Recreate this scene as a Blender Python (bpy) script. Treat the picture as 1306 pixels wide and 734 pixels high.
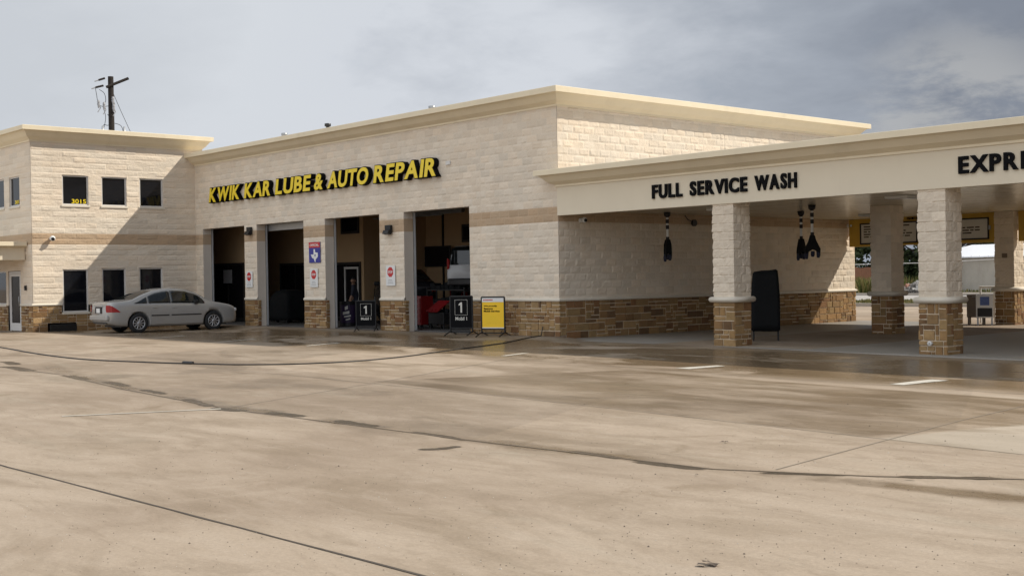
import bpy, bmesh, math, random
from math import sin, cos, pi, radians, sqrt, hypot
from mathutils import Vector, Matrix, noise as mnoise

S = bpy.context.scene
for o in list(bpy.data.objects):
    bpy.data.objects.remove(o)
COL = S.collection

# ------------------------------------------------------------------ camera
CAM = Vector((24.025, -22.799, 1.58)); YAW, PITCH, ROLL = 0.8499, -0.008, 0.0164
fwd = Vector((-sin(YAW)*cos(PITCH), cos(YAW)*cos(PITCH), sin(PITCH)))
rgt = Vector((cos(YAW), sin(YAW), 0)); upv = rgt.cross(fwd)
r2 = rgt*cos(ROLL) - upv*sin(ROLL); u2 = rgt*sin(ROLL) + upv*cos(ROLL)
cd = bpy.data.cameras.new("camera"); cam = bpy.data.objects.new("camera", cd); COL.objects.link(cam)
mw = Matrix((r2, u2, -fwd)).transposed().to_4x4(); mw.translation = CAM
cam.matrix_world = mw
cd.sensor_width = 36; cd.lens = 36*1578.64/1306; cd.clip_start = .1; cd.clip_end = 2000
S.camera = cam

# ------------------------------------------------------------------ sky, sun, exposure
SUN_TO = Vector((.75, 1.0, 1.12)).normalized()
SUN_EL = math.asin(SUN_TO.z); SUN_AZ = math.atan2(SUN_TO.x, SUN_TO.y)
SUN_POWER = 3.6
S.view_settings.view_transform = 'Standard'; S.view_settings.look = 'None'
S.view_settings.gamma = 1; S.view_settings.exposure = 0.38
sd = bpy.data.lights.new("sun", 'SUN'); sd.energy = SUN_POWER; sd.angle = radians(.6); sd.color = (1, .93, .82)
so = bpy.data.objects.new("sun", sd); COL.objects.link(so)
so.rotation_euler = SUN_TO.to_track_quat('Z', 'Y').to_euler(); so.location = (0, 0, 40)

W = bpy.data.worlds.new("World"); S.world = W; W.use_nodes = True
nt = W.node_tree; nt.nodes.clear()
class NT:
    """small helper for building node trees"""
    def __init__(s, tree): s.t = tree
    def n(s, typ, **kw):
        nd = s.t.nodes.new(typ)
        for k, v in kw.items(): setattr(nd, k, v)
        return nd
    def link(s, a, b): s.t.links.new(a, b)
    def put(s, sock, v):
        if isinstance(v, bpy.types.NodeSocket): s.link(v, sock)
        elif isinstance(v, (tuple, list)) and len(v) == 3 and sock.type == 'RGBA': sock.default_value = (*v, 1)
        else: sock.default_value = v
    def math(s, op, a, b=0.0, c=None, clamp=False):
        nd = s.n('ShaderNodeMath', operation=op, use_clamp=clamp)
        s.put(nd.inputs[0], a); s.put(nd.inputs[1], b)
        if c is not None: s.put(nd.inputs[2], c)
        return nd.outputs[0]
    def vmath(s, op, a, b):
        nd = s.n('ShaderNodeVectorMath', operation=op)
        s.put(nd.inputs[0], a); s.put(nd.inputs[1], b)
        return nd.outputs[1] if op == 'DOT_PRODUCT' else nd.outputs[0]
    def mix(s, f, a, b, mode='MIX'):
        nd = s.n('ShaderNodeMix', data_type='RGBA', blend_type=mode)
        s.put(nd.inputs[0], f); s.put(nd.inputs[6], a); s.put(nd.inputs[7], b)
        return nd.outputs[2]
    def noise(s, vec, scale, detail=4, rough=.55, dist=0):
        nd = s.n('ShaderNodeTexNoise')
        if vec is not None: s.link(vec, nd.inputs['Vector'])
        nd.inputs['Scale'].default_value = scale; nd.inputs['Detail'].default_value = detail
        nd.inputs['Roughness'].default_value = rough; nd.inputs['Distortion'].default_value = dist
        return nd.outputs['Fac']
    def scale(s, vec, xyz, loc=(0, 0, 0)):
        nd = s.n('ShaderNodeMapping'); s.link(vec, nd.inputs[0])
        nd.inputs['Scale'].default_value = xyz; nd.inputs['Location'].default_value = loc
        return nd.outputs[0]
    def ss(s, v, a, b):
        nd = s.n('ShaderNodeMapRange', interpolation_type='SMOOTHSTEP')
        s.put(nd.inputs[0], v); nd.inputs[1].default_value = a; nd.inputs[2].default_value = b
        return nd.outputs[0]
    def ramp(s, v, stops):
        nd = s.n('ShaderNodeValToRGB'); s.put(nd.inputs[0], v)
        e = nd.color_ramp.elements
        while len(e) < len(stops): e.new(.5)
        for el, (p, c) in zip(e, stops): el.position = p; el.color = (*c, 1)
        return nd.outputs[0]

w = NT(nt)
tc = w.n('ShaderNodeTexCoord'); D = tc.outputs['Generated']
sky = w.n('ShaderNodeTexSky', sky_type='NISHITA'); sky.sun_disc = False
sky.sun_elevation = SUN_EL; sky.sun_rotation = SUN_AZ
sx = w.n('ShaderNodeSeparateXYZ'); w.link(D, sx.inputs[0])
zz = w.math('ADD', w.math('MAXIMUM', sx.outputs[2], 0), .28)
pl = w.n('ShaderNodeCombineXYZ')
w.put(pl.inputs[0], w.math('DIVIDE', sx.outputs[0], zz)); w.put(pl.inputs[1], w.math('DIVIDE', sx.outputs[1], zz))
P = pl.outputs[0]
n1 = w.noise(P, 1.3, 7, .55, .3); n2 = w.noise(P, 3.6, 8, .6, .2)
lat = w.vmath('DOT_PRODUCT', D, (rgt.x, rgt.y, 0))
t = w.math('ADD', w.math('MULTIPLY', lat, .98), .40)
t = w.math('ADD', t, w.math('MULTIPLY', w.math('SUBTRACT', n1, .5), .50))
t = w.math('ADD', t, w.math('MULTIPLY', w.math('SUBTRACT', n2, .5), .30))
cloud = w.ramp(t, [(0, (.45, .475, .51)), (.20, (.51, .535, .57)), (.38, (.50, .525, .565)), (.58, (.29, .317, .362)), (.76, (.18, .202, .243)), (1, (.135, .154, .19))])
# a sunlit cumulus bank low over the east
cu = Vector((-.475, .869, .098)).normalized()
cdot = w.vmath('DOT_PRODUCT', D, tuple(cu))
cm = w.math('MULTIPLY', w.ss(cdot, .9945, .9992), w.ss(w.noise(P, 4.2, 8, .62, .3), .38, .60))
cloud = w.mix(w.math('MULTIPLY', cm, .6), cloud, (.40, .40, .395))
back = w.math('ADD', 1.0, w.math('MULTIPLY', w.ss(w.vmath('DOT_PRODUCT', D, (.35, -.93, .1)), -.1, .7), .75))   # brightness added to unseen cloud opposite the sun, lifting the shaded front wall
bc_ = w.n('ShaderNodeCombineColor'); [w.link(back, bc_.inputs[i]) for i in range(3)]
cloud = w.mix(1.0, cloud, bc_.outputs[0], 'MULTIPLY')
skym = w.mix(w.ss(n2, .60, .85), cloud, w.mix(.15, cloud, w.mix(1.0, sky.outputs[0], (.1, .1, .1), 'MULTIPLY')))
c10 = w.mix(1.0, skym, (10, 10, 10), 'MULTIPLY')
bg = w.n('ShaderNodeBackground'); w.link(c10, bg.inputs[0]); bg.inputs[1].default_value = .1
wo = w.n('ShaderNodeOutputWorld'); w.link(bg.outputs[0], wo.inputs[0])

# ------------------------------------------------------------------ materials
def new_mat(name):
    m = bpy.data.materials.new(name); m.use_nodes = True
    t = NT(m.node_tree); b = m.node_tree.nodes['Principled BSDF']
    return m, t, b
def block_mat(name, col, mort=(.70, .62, .51)):
    m, t, b = new_mat(name); o = t.n('ShaderNodeTexCoord').outputs['Object']
    a = t.n('ShaderNodeAttribute', attribute_name='wuv').outputs['Vector']; bc = t.n('ShaderNodeAttribute', attribute_name='col').outputs['Color']
    sp = t.n('ShaderNodeSeparateXYZ'); t.link(a, sp.inputs[0])
    nz = t.noise(o, 1.1, 6, .6); gr = t.noise(o, 34, 5, .7); jn = t.noise(o, 9, 4)
    c = t.mix(1.0, bc, col, 'MULTIPLY')
    f = t.math('ADD', t.math('MULTIPLY', t.math('SUBTRACT', nz, .5), .16), t.math('ADD', t.math('MULTIPLY', t.math('SUBTRACT', gr, .5), .26), 1.0))
    cc = t.n('ShaderNodeCombineColor'); [t.link(f, cc.inputs[i]) for i in range(3)]
    c = t.mix(1.0, c, cc.outputs[0], 'MULTIPLY')
    fz = t.math('DIVIDE', t.math('SUBTRACT', sp.outputs[1], .07), .2); row = t.math('FLOOR', fz)
    fz = t.math('MULTIPLY', t.math('SUBTRACT', .5, t.math('ABSOLUTE', t.math('SUBTRACT', t.math('FRACT', fz), .5))), .2)
    fu = t.math('ADD', t.math('DIVIDE', sp.outputs[0], .4), t.math('MULTIPLY', t.math('FLOORED_MODULO', row, 2.0), .5))
    fu = t.math('MULTIPLY', t.math('SUBTRACT', .5, t.math('ABSOLUTE', t.math('SUBTRACT', t.math('FRACT', fu), .5))), .4)
    j = t.math('SUBTRACT', t.math('MINIMUM', fz, fu), t.math('MULTIPLY', t.math('SUBTRACT', jn, .5), .014))
    jm = t.math('MULTIPLY', t.ss(j, .013, .005), t.math('MULTIPLY', sp.outputs[2], .62))
    c = t.mix(jm, c, mort)
    d = t.ss(t.noise(t.scale(o, (.9, .9, .16)), 1.2, 6, .65), .54, .82); c = t.mix(t.math('MULTIPLY', d, .16), c, (.22, .17, .11))
    t.link(c, b.inputs['Base Color']); b.inputs['Roughness'].default_value = .92; b.inputs['Specular IOR Level'].default_value = .15
    bn = t.n('ShaderNodeBump'); bn.inputs['Distance'].default_value = .015; bn.inputs['Strength'].default_value = .7
    t.link(t.noise(o, 24, 6, .65), bn.inputs['Height']); t.link(bn.outputs[0], b.inputs['Normal'])
    return m
def pm(name, col, rough=.6, metal=0.0, var=.12, scale=4.0, bump=0.0, bscale=60.0, attr=False, spec=.5, stretch=(1, 1, 1), dirt=0.0):
    m, t, b = new_mat(name)
    o = t.n('ShaderNodeTexCoord').outputs['Object']
    v = t.scale(o, stretch)
    nz = t.noise(v, scale, 6, .6)
    base = col
    if attr:
        a = t.n('ShaderNodeAttribute', attribute_name='col').outputs['Color']
        base = t.mix(1.0, a, col, 'MULTIPLY') if col != (1, 1, 1) else a
    f = t.math('ADD', t.math('MULTIPLY', t.math('SUBTRACT', nz, .5), 2*var), 1.0)
    cc = t.n('ShaderNodeCombineColor'); [t.link(f, cc.inputs[i]) for i in range(3)]
    c = t.mix(1.0, base, cc.outputs[0], 'MULTIPLY')
    if dirt:
        d = t.ss(t.noise(t.scale(o, (1.2, 1.2, .25)), 1.1, 6, .65), .5, .8)
        c = t.mix(t.math('MULTIPLY', d, dirt), c, (.16, .13, .09))
    t.link(c, b.inputs['Base Color'])
    b.inputs['Roughness'].default_value = rough; b.inputs['Metallic'].default_value = metal
    b.inputs['Specular IOR Level'].default_value = spec
    rr = t.math('ADD', rough, t.math('MULTIPLY', t.math('SUBTRACT', nz, .5), .18), clamp=True)
    t.link(rr, b.inputs['Roughness'])
    if bump:
        bn = t.n('ShaderNodeBump'); bn.inputs['Distance'].default_value = .02; bn.inputs['Strength'].default_value = bump
        t.link(t.noise(o, bscale, 5, .6), bn.inputs['Height']); t.link(bn.outputs[0], b.inputs['Normal'])
    return m

M = {}
M['block'] = block_mat('split_face_block', (.70, .606, .488))
M['block_tan'] = block_mat('tan_block', (.47, .345, .23), (.54, .42, .30))
M['jamb'] = pm('smooth_block', (.60, .53, .45), .85, var=.1, scale=2, bump=.25, bscale=40, spec=.2)
M['stone'] = pm('ashlar_stone', (.80, .69, .54), .85, var=.35, scale=7, bump=1.0, bscale=22, attr=True, spec=.25)
M['mortar'] = pm('mortar', (.68, .565, .42), .95, var=.2, scale=8, bump=.4, spec=.1)
M['cap'] = pm('cast_stone_cap', (.66, .60, .50), .7, var=.10, scale=3, bump=.15)
M['cornice'] = pm('cornice_stucco', (.76, .665, .49), .75, var=.09, scale=1.2, bump=.15, bscale=70, spec=.15, dirt=.11)
M['fascia'] = pm('fascia_stucco', (.71, .63, .49), .8, var=.05, scale=.9, bump=.15, bscale=90, spec=.15, dirt=.10)
M['ceiling'] = pm('soffit_panel', (.60, .54, .42), .22, var=.12, scale=1.5, spec=.5)
M['roof'] = pm('roof_membrane', (.55, .53, .5), .8)
M['tanwall'] = pm('tan_interior_paint', (.46, .31, .17), .7, var=.12, scale=1.5)
M['darkfloor'] = pm('shop_floor', (.10, .095, .09), .45, var=.3, scale=1.3)
M['glass'] = pm('dark_window_glass', (.006, .007, .010), .06, var=.2, spec=.35)
M['doorglass'] = pm('door_glass', (.012, .011, .012), .22, var=.4, scale=.8, spec=.10)
M['alu'] = pm('window_frame_metal', (.62, .60, .57), .45, var=.08)
M['darkalu'] = pm('dark_bronze_metal', (.035, .033, .032), .4, metal=.3)
M['steel'] = pm('galvanised_steel', (.38, .39, .40), .4, metal=.6, var=.2)
M['black'] = pm('black_paint', (.007, .007, .008), .55, var=.25)
M['blackmatt'] = pm('black_cloth', (.008, .009, .010), .8, var=.35, scale=2, bump=.4, bscale=7, spec=.2)
M['letter'] = pm('black_letter', (.006, .006, .007), .7, var=.1, spec=.08)
M['yellow'] = pm('yellow_acrylic', (.83, .62, .022), .4, var=.06)
M['signyellow'] = pm('sign_yellow', (.90, .56, .015), .5, var=.05)
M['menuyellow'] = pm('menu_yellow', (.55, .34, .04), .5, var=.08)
M['white'] = pm('white_paint', (.74, .74, .72), .5, var=.07)
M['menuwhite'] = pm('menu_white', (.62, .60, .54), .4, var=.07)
M['red'] = pm('red_paint', (.50, .018, .02), .4, var=.12)
M['redshop'] = pm('red_toolbox_paint', (.24, .008, .010), .3, var=.12)
M['blue'] = pm('sign_blue', (.03, .035, .26), .5, var=.08)
M['grey'] = pm('grey_print', (.42, .42, .42), .6, var=.1)
M['darkprint'] = pm('dark_print', (.05, .035, .02), .6)
M['purple'] = pm('purple_print', (.028, .014, .05), .5, var=.3, scale=7)
M['rubber'] = pm('tyre_rubber', (.016, .016, .017), .8, var=.25, scale=9)
M['rim'] = pm('alloy_rim', (.48, .48, .49), .32, metal=.75, var=.1)
M['darkrim'] = pm('wheel_recess', (.02, .02, .02), .7)
M['silver'] = pm('silver_car_paint', (.41, .40, .38), .22, metal=.25, var=.04, spec=.6)
M['suvwhite'] = pm('white_car_paint', (.62, .62, .62), .3, var=.04)
M['carblack'] = pm('black_car_paint', (.010, .010, .012), .25, var=.1)
M['carglass'] = pm('car_glass', (.012, .016, .017), .04, var=.3, spec=.7)
M['trim'] = pm('black_trim', (.014, .013, .013), .55)
M['lampred'] = pm('tail_lamp_red', (.34, .012, .012), .2, var=.15, scale=12)
M['lampclear'] = pm('lamp_clear', (.55, .55, .55), .15)
M['hose'] = pm('hose_rubber', (.012, .012, .012), .5)
M['wood'] = pm('pole_wood', (.022, .016, .013), .85, var=.35, scale=5, stretch=(1, 1, .15), bump=.5)
M['skin'] = pm('skin', (.36, .20, .13), .6)
M['shirt'] = pm('dark_shirt', (.028, .030, .045), .9, var=.2)
M['kerb'] = pm('kerb_concrete', (.36, .32, .27), .85, var=.15, scale=1)
M['road'] = pm('road_concrete', (.36, .34, .32), .85, var=.12, scale=.3)
M['gravel'] = pm('gravel_ground', (.27, .23, .18), .95, var=.3, scale=.6, bump=.6, bscale=9)
M['floor'] = pm('canopy_concrete', (.285, .262, .228), .55, var=.22, scale=.55, bump=.1, bscale=30)
M['paint'] = pm('worn_road_paint', (.50, .47, .41), .75, var=.45, scale=7)
M['fadedpaint'] = pm('faded_road_paint', (.47, .43, .36), .75, var=.35, scale=4)
M['jointdark'] = pm('joint_sealant', (.075, .060, .045), .8, var=.4, scale=3)
def wet_mat():
    m, t, b = new_mat('wet_concrete'); o = t.n('ShaderNodeTexCoord').outputs['Object']
    a = t.n('ShaderNodeAttribute', attribute_name='wuv').outputs['Vector']; sp = t.n('ShaderNodeSeparateXYZ'); t.link(a, sp.inputs[0])
    nz = t.noise(o, 5, 7, .7, .4)
    f = t.ss(t.math('ADD', sp.outputs[0], t.math('MULTIPLY', t.math('SUBTRACT', nz, .5), 1.1)), .40, .80)
    b.inputs['Base Color'].default_value = (.082, .060, .036, 1); b.inputs['Roughness'].default_value = .25; b.inputs['Specular IOR Level'].default_value = .35
    tr = t.n('ShaderNodeBsdfTransparent'); mx = t.n('ShaderNodeMixShader'); t.link(t.math('MULTIPLY', f, .88), mx.inputs[0]); t.link(tr.outputs[0], mx.inputs[1]); t.link(b.outputs[0], mx.inputs[2])
    t.link(mx.outputs[0], m.node_tree.nodes['Material Output'].inputs[0]); return m
M['wetconc'] = wet_mat()
M['jointbrown'] = pm('stained_joint', (.12, .088, .055), .6, var=.4, scale=2)
M['jointmid'] = pm('joint_saw_cut', (.235, .195, .15), .85, var=.3, scale=2)
M['fence'] = pm('rusty_fence', (.24, .11, .06), .85, var=.3, scale=2)
M['leaf'] = pm('foliage', (1, 1, 1), .7, var=.3, scale=1.5, attr=True, spec=.25)
M['bark'] = pm('bark', (.10, .075, .055), .9, var=.3, scale=6, bump=.6)
M['weed'] = pm('dry_weeds', (1, 1, 1), .9, var=.25, attr=True, spec=.1)
M['shedwall'] = pm('weathered_plaster', (.36, .33, .28), .9, var=.35, scale=.55, dirt=.5)
M['shedroof'] = pm('white_metal_roof', (.80, .82, .86), .4, var=.05)
M['brownbox'] = pm('brown_box_paint', (.17, .125, .08), .5, var=.3, scale=5)
M['screen'] = pm('magazine_cover', (.06, .10, .30), .3, var=.9, scale=6)
M['rubble'] = pm('rubble', (1, 1, 1), .9, var=.3, scale=4, attr=True)
M['ceramic'] = pm('insulator', (.30, .30, .31), .35)
M['wire'] = pm('wire', (.05, .05, .055), .5)
M['brush'] = pm('dark_blue_hose', (.012, .016, .04), .6, var=.3, scale=10)

# ground concrete: slab tones, traffic stains, wet film in front of the bays
def ground_mat():
    m, t, b = new_mat('concrete_paving')
    o = t.n('ShaderNodeTexCoord').outputs['Object']
    s = t.n('ShaderNodeSeparateXYZ'); t.link(o, s.inputs[0]); X, Y = s.outputs[0], s.outputs[1]
    big = t.noise(o, .13, 6, .6, .5)
    mot = t.noise(t.scale(o, (1, 1, 1), (13, 4, 0)), .55, 7, .62, .6)
    streak = t.noise(t.scale(o, (.30, .62, 1), (2, 8, 0)), 1.0, 8, .66, .9)
    streak2 = t.noise(t.scale(o, (.22, .75, 1), (7, 3, 0)), 1.0, 7, .64, .7)
    fine = t.noise(o, 26, 6, .75); mid = t.noise(o, 2.1, 6, .6, .3); grit = t.noise(o, 75, 4, .7)
    c = t.mix(t.ss(big, .40, .60), (.282, .219, .160), (.360, .289, .218))
    c = t.mix(t.math('MULTIPLY', t.ss(mot, .50, .66), .42), c, (.405, .332, .258))
    c = t.mix(t.math('MULTIPLY', t.ss(streak, .46, .64), .52), c, (.215, .163, .108))
    c = t.mix(t.math('MULTIPLY', t.ss(streak2, .54, .70), .45), c, (.33, .285, .22))
    c = t.mix(t.math('MULTIPLY', t.ss(mid, .55, .76), .20), c, (.22, .165, .108))
    hair = t.noise(t.scale(o, (.9, 2.6, 1), (5, 1, 0)), 1.0, 8, .7, .5)
    c = t.mix(t.math('MULTIPLY', t.ss(hair, .48, .64), .34), c, (.20, .152, .104))
    c = t.mix(t.math('MULTIPLY', t.ss(hair, .50, .34), .28), c, (.415, .345, .275))
    # old drips and rusty blotches
    bl_ = t.math('MULTIPLY', t.ss(t.noise(t.scale(o, (1, 1, 1), (31, 17, 0)), .9, 7, .7, .9), .58, .68), t.ss(t.noise(o, .16, 3), .46, .60))
    c = t.mix(t.math('MULTIPLY', bl_, .55), c, (.20, .148, .092))
    # slab by slab tone
    sl = t.n('ShaderNodeCombineXYZ')
    xs = t.math('ADD', X, t.math('MULTIPLY', Y, .49))
    t.put(sl.inputs[0], t.math('FLOOR', t.math('DIVIDE', t.math('SUBTRACT', xs, 1.85), 5.1)))
    t.put(sl.inputs[1], t.math('FLOOR', t.math('DIVIDE', t.math('ADD', Y, 18.75), 4.06)))
    wn = t.n('ShaderNodeTexWhiteNoise', noise_dimensions='2D'); t.link(sl.outputs[0], wn.inputs['Vector'])
    tone = t.math('ADD', 1.0, t.math('MULTIPLY', t.math('SUBTRACT', wn.outputs['Value'], .5), t.math('MULTIPLY', t.ss(Y, -14.9, -14.5), .24)))
    ft = t.math('ADD', t.math('MULTIPLY', t.math('SUBTRACT', t.math('ADD', t.math('MULTIPLY', fine, .6), t.math('MULTIPLY', grit, .4)), .5), .95), 1.0)
    k = t.math('MULTIPLY', tone, ft)
    kc = t.n('ShaderNodeCombineColor'); [t.link(k, kc.inputs[i]) for i in range(3)]
    c = t.mix(1.0, c, kc.outputs[0], 'MULTIPLY')
    # small dark spots
    vo = t.n('ShaderNodeTexVoronoi'); t.link(o, vo.inputs['Vector']); vo.inputs['Scale'].default_value = 1.1
    spot = t.math('MULTIPLY', t.ss(vo.outputs['Distance'], .060, .022), t.ss(t.noise(o, .7, 3), .5, .62))
    c = t.mix(t.math('MULTIPLY', spot, .6), c, (.09, .07, .05))
    # wet film: along the apron before the bays and the canopy, and a broad damp panel before the canopy
    def band(v, a, b2, soft):
        return t.math('MULTIPLY', t.ss(v, a-soft, a+soft), t.ss(v, b2+soft, b2-soft))
    wn1 = t.noise(t.scale(o, (.24, .42, 1), (3, 9, 0)), 1.0, 7, .62, .8)
    wn2 = t.noise(t.scale(o, (.35, 1.1, 1), (1, 2, 0)), 1.0, 7, .65, .4)
    z1 = t.math('MULTIPLY', band(Y, -6.3, -.6, .9), band(X, -22, 24, 1.5))
    z2 = t.math('MULTIPLY', band(t.math('ADD', Y, t.math('MULTIPLY', X, .078)), -10.50, -5.85, .07), band(t.math('SUBTRACT', X, t.math('MULTIPLY', t.math('ADD', Y, 11.3), .36)), 7.0, 17.1, .09))
    z3 = t.math('MULTIPLY', band(Y, -6.4, -2.2, .35), band(X, 5.0, 24, 2.0))
    pale = t.math('MULTIPLY', band(t.math('ADD', Y, t.math('MULTIPLY', X, .078)), -10.50, -5.85, .07), t.ss(t.math('SUBTRACT', X, t.math('MULTIPLY', t.math('ADD', Y, 11.3), .20)), 17.15, 17.3))
    c = t.mix(t.math('MULTIPLY', pale, .55), c, (.40, .35, .28))
    wet = t.math('MULTIPLY', z1, t.math('ADD', .12, t.math('MULTIPLY', t.ss(t.math('ADD', t.math('MULTIPLY', wn1, .65), t.math('MULTIPLY', wn2, .35)), .40, .49), .84)))
    wet = t.math('MAXIMUM', wet, t.math('MULTIPLY', z3, t.math('ADD', t.math('MULTIPLY', t.ss(wn2, .38, .62), .60), .04)))
    wet = t.math('MAXIMUM', wet, t.math('MULTIPLY', z2, t.math('ADD', t.math('MULTIPLY', t.ss(wn2, .34, .58), .50), .32)))
    wet = t.math('MAXIMUM', wet, t.math('MULTIPLY', band(Y, -14.6, -7, 1.0), t.math('MULTIPLY', t.ss(wn1, .50, .60), .50)))
    # water standing in the valley joint, broken up along its length
    vy = t.math('ADD', Y, t.math('ADD', 14.75, t.math('MULTIPLY', t.math('SUBTRACT', mid, .5), .35)))
    vy = t.math('ABSOLUTE', t.math('SUBTRACT', vy, t.math('MULTIPLY', t.math('POWER', t.math('ABSOLUTE', t.math('SUBTRACT', X, 11.5)), 2.0), .0095)))
    vn = t.ss(t.noise(t.scale(o, (.55, .35, 1), (0, 4, 0)), 1.0, 5, .6), .40, .56)
    valley = t.math('MULTIPLY', t.ss(vy, .26, .06), vn)
    valley = t.math('MAXIMUM', valley, t.math('MULTIPLY', t.ss(vy, .8, .1), t.math('MULTIPLY', t.ss(wn2, .46, .62), .45)))
    valley = t.math('MULTIPLY', valley, band(X, -1.5, 30, 1.2))
    wet = t.math('MAXIMUM', wet, t.math('MULTIPLY', valley, .95))
    wetc = t.mix(1.0, c, (.55, .485, .375), 'MULTIPLY')
    c = t.mix(wet, c, wetc)
    t.link(c, b.inputs['Base Color'])
    rough = t.math('SUBTRACT', .82, t.math('MULTIPLY', wet, .60))
    rough = t.math('ADD', rough, t.math('MULTIPLY', t.math('SUBTRACT', fine, .5), .15), clamp=True)
    t.link(rough, b.inputs['Roughness']); b.inputs['Specular IOR Level'].default_value = .35
    bn = t.n('ShaderNodeBump'); bn.inputs['Distance'].default_value = .004
    t.link(t.math('SUBTRACT', .8, t.math('MULTIPLY', wet, .65)), bn.inputs['Strength'])
    t.link(t.math('ADD', fine, t.math('MULTIPLY', mid, .6)), bn.inputs['Height']); t.link(bn.outputs[0], b.inputs['Normal'])
    return m
M['ground'] = ground_mat()

# ------------------------------------------------------------------ mesh helpers
PW = {}                      # world matrix of everything that can be a parent
class MB:
    def __init__(s): s.v, s.f, s.c, s.mi, s.sm, s.w = [], [], [], [], [], {}
    def face(s, pts, col=None, mi=0, sm=False):
        i = len(s.v); s.v += [tuple(p) for p in pts]; s.f.append(tuple(range(i, i+len(pts)))); s.c.append(col); s.mi.append(mi); s.sm.append(sm)
        return s
    def mesh(s, vs, fs, col=None, mi=0, sm=False):
        i = len(s.v); s.v += [tuple(p) for p in vs]
        for f in fs: s.f.append(tuple(i+k for k in f)); s.c.append(col); s.mi.append(mi); s.sm.append(sm)
        return s
    def box(s, x0, x1, y0, y1, z0, z1, col=None, mi=0, mat=None):
        vs = [Vector((x, y, z)) for z in (z0, z1) for y in (y0, y1) for x in (x0, x1)]
        if mat is not None: vs = [mat @ v for v in vs]
        return s.mesh(vs, [(0, 2, 3, 1), (4, 5, 7, 6), (0, 1, 5, 4), (2, 6, 7, 3), (0, 4, 6, 2), (1, 3, 7, 5)], col, mi)
    def rbox(s, x0, x1, y0, y1, z0, z1, r=.02, seg=2, mat=None, col=None):
        bm = bmesh.new(); bmesh.ops.create_cube(bm, size=1)
        for v in bm.verts: v.co = Vector(((x0+x1)/2+v.co.x*(x1-x0), (y0+y1)/2+v.co.y*(y1-y0), (z0+z1)/2+v.co.z*(z1-z0)))
        bmesh.ops.bevel(bm, geom=bm.edges[:], offset=r, segments=seg, profile=.5, affect='EDGES')
        s.from_bm(bm, mat, col); return s
    def from_bm(s, bm, mat=None, col=None, sm=False):
        bm.verts.index_update()
        vs = [(mat @ v.co if mat is not None else v.co.copy()) for v in bm.verts]
        s.mesh(vs, [[v.index for v in f.verts] for f in bm.faces], col, 0, sm); bm.free(); return s
    def tube(s, pts, r, n=8, caps=True, col=None):
        pts = [Vector(p) for p in pts]; rs = r if isinstance(r, (list, tuple)) else [r]*len(pts)
        rings = []; prev = None
        for i, p in enumerate(pts):
            d = (pts[min(i+1, len(pts)-1)] - pts[max(i-1, 0)]).normalized()
            a = prev if prev is not None else (Vector((0, 0, 1)) if abs(d.z) < .9 else Vector((1, 0, 0)))
            e1 = (a - d*a.dot(d)).normalized(); e2 = d.cross(e1); prev = e1
            rings.append([p + (e1*cos(2*pi*k/n) + e2*sin(2*pi*k/n))*rs[i] for k in range(n)])
        vs = [v for rg in rings for v in rg]
        fs = [(i*n+k, i*n+(k+1) % n, (i+1)*n+(k+1) % n, (i+1)*n+k) for i in range(len(pts)-1) for k in range(n)]
        s.mesh(vs, fs, col, 0, True)
        if caps:
            s.face(rings[0][::-1], col); s.face(rings[-1], col)
        return s
    def lathe(s, prof, n=24, mat=None, axis='Z', col=None, sm=True):
        vs = []
        for (r, h) in prof:
            for k in range(n):
                a = 2*pi*k/n
                v = Vector((r*cos(a), r*sin(a), h)) if axis == 'Z' else Vector((r*cos(a), h, r*sin(a)))
                vs.append(mat @ v if mat is not None else v)
        fs = [(i*n+k, i*n+(k+1) % n, (i+1)*n+(k+1) % n, (i+1)*n+k) for i in range(len(prof)-1) for k in range(n)]
        s.mesh(vs, fs, col, 0, sm); return s
    def prism(s, poly, off, mat, col=None):
        """polygon in local xz of mat, extruded along local y by off"""
        a = [mat @ Vector((x, 0, z)) for x, z in poly]; b = [mat @ Vector((x, off, z)) for x, z in poly]; n = len(poly)
        s.face(a, col); s.face(b[::-1], col)
        for i in range(n): s.face([a[i], b[i], b[(i+1) % n], a[(i+1) % n]], col)
        return s
    def sphere(s, c, r, n=10, sq=(1, 1, 1)):
        c = Vector(c)
        prof = [(sin(pi*i/n), -cos(pi*i/n)) for i in range(n+1)]
        s.lathe([(max(1e-4, a), b) for a, b in prof], 2*n, Matrix.Translation(c) @ Matrix.Diagonal((r*sq[0], r*sq[1], r*sq[2], 1))); return s
    def build(s, name, mat, parent=None, smooth=None, bevel=0, recalc=True):
        me = bpy.data.meshes.new(name)
        me.from_pydata(s.v, [], s.f)
        mats = mat if isinstance(mat, (list, tuple)) else [mat]
        for m in mats: me.materials.append(m)
        me.polygons.foreach_set('material_index', s.mi)
        me.polygons.foreach_set('use_smooth', s.sm if smooth is None else [smooth]*len(s.f))
        if any(c is not None for c in s.c):
            ca = me.color_attributes.new('col', 'FLOAT_COLOR', 'CORNER'); buf = []
            for f, c in zip(s.f, s.c): buf += list((*(c or (1, 1, 1)), 1))*len(f)
            ca.data.foreach_set('color', buf)
        if s.w:
            at = me.attributes.new('wuv', 'FLOAT_VECTOR', 'POINT')
            at.data.foreach_set('vector', [q for i in range(len(s.v)) for q in s.w.get(i, (.2, .17, 0))])
        if recalc:
            bm = bmesh.new(); bm.from_mesh(me); bmesh.ops.recalc_face_normals(bm, faces=bm.faces); bm.to_mesh(me); bm.free()
        me.update()
        return obj(name, me, parent, bevel)
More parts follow.
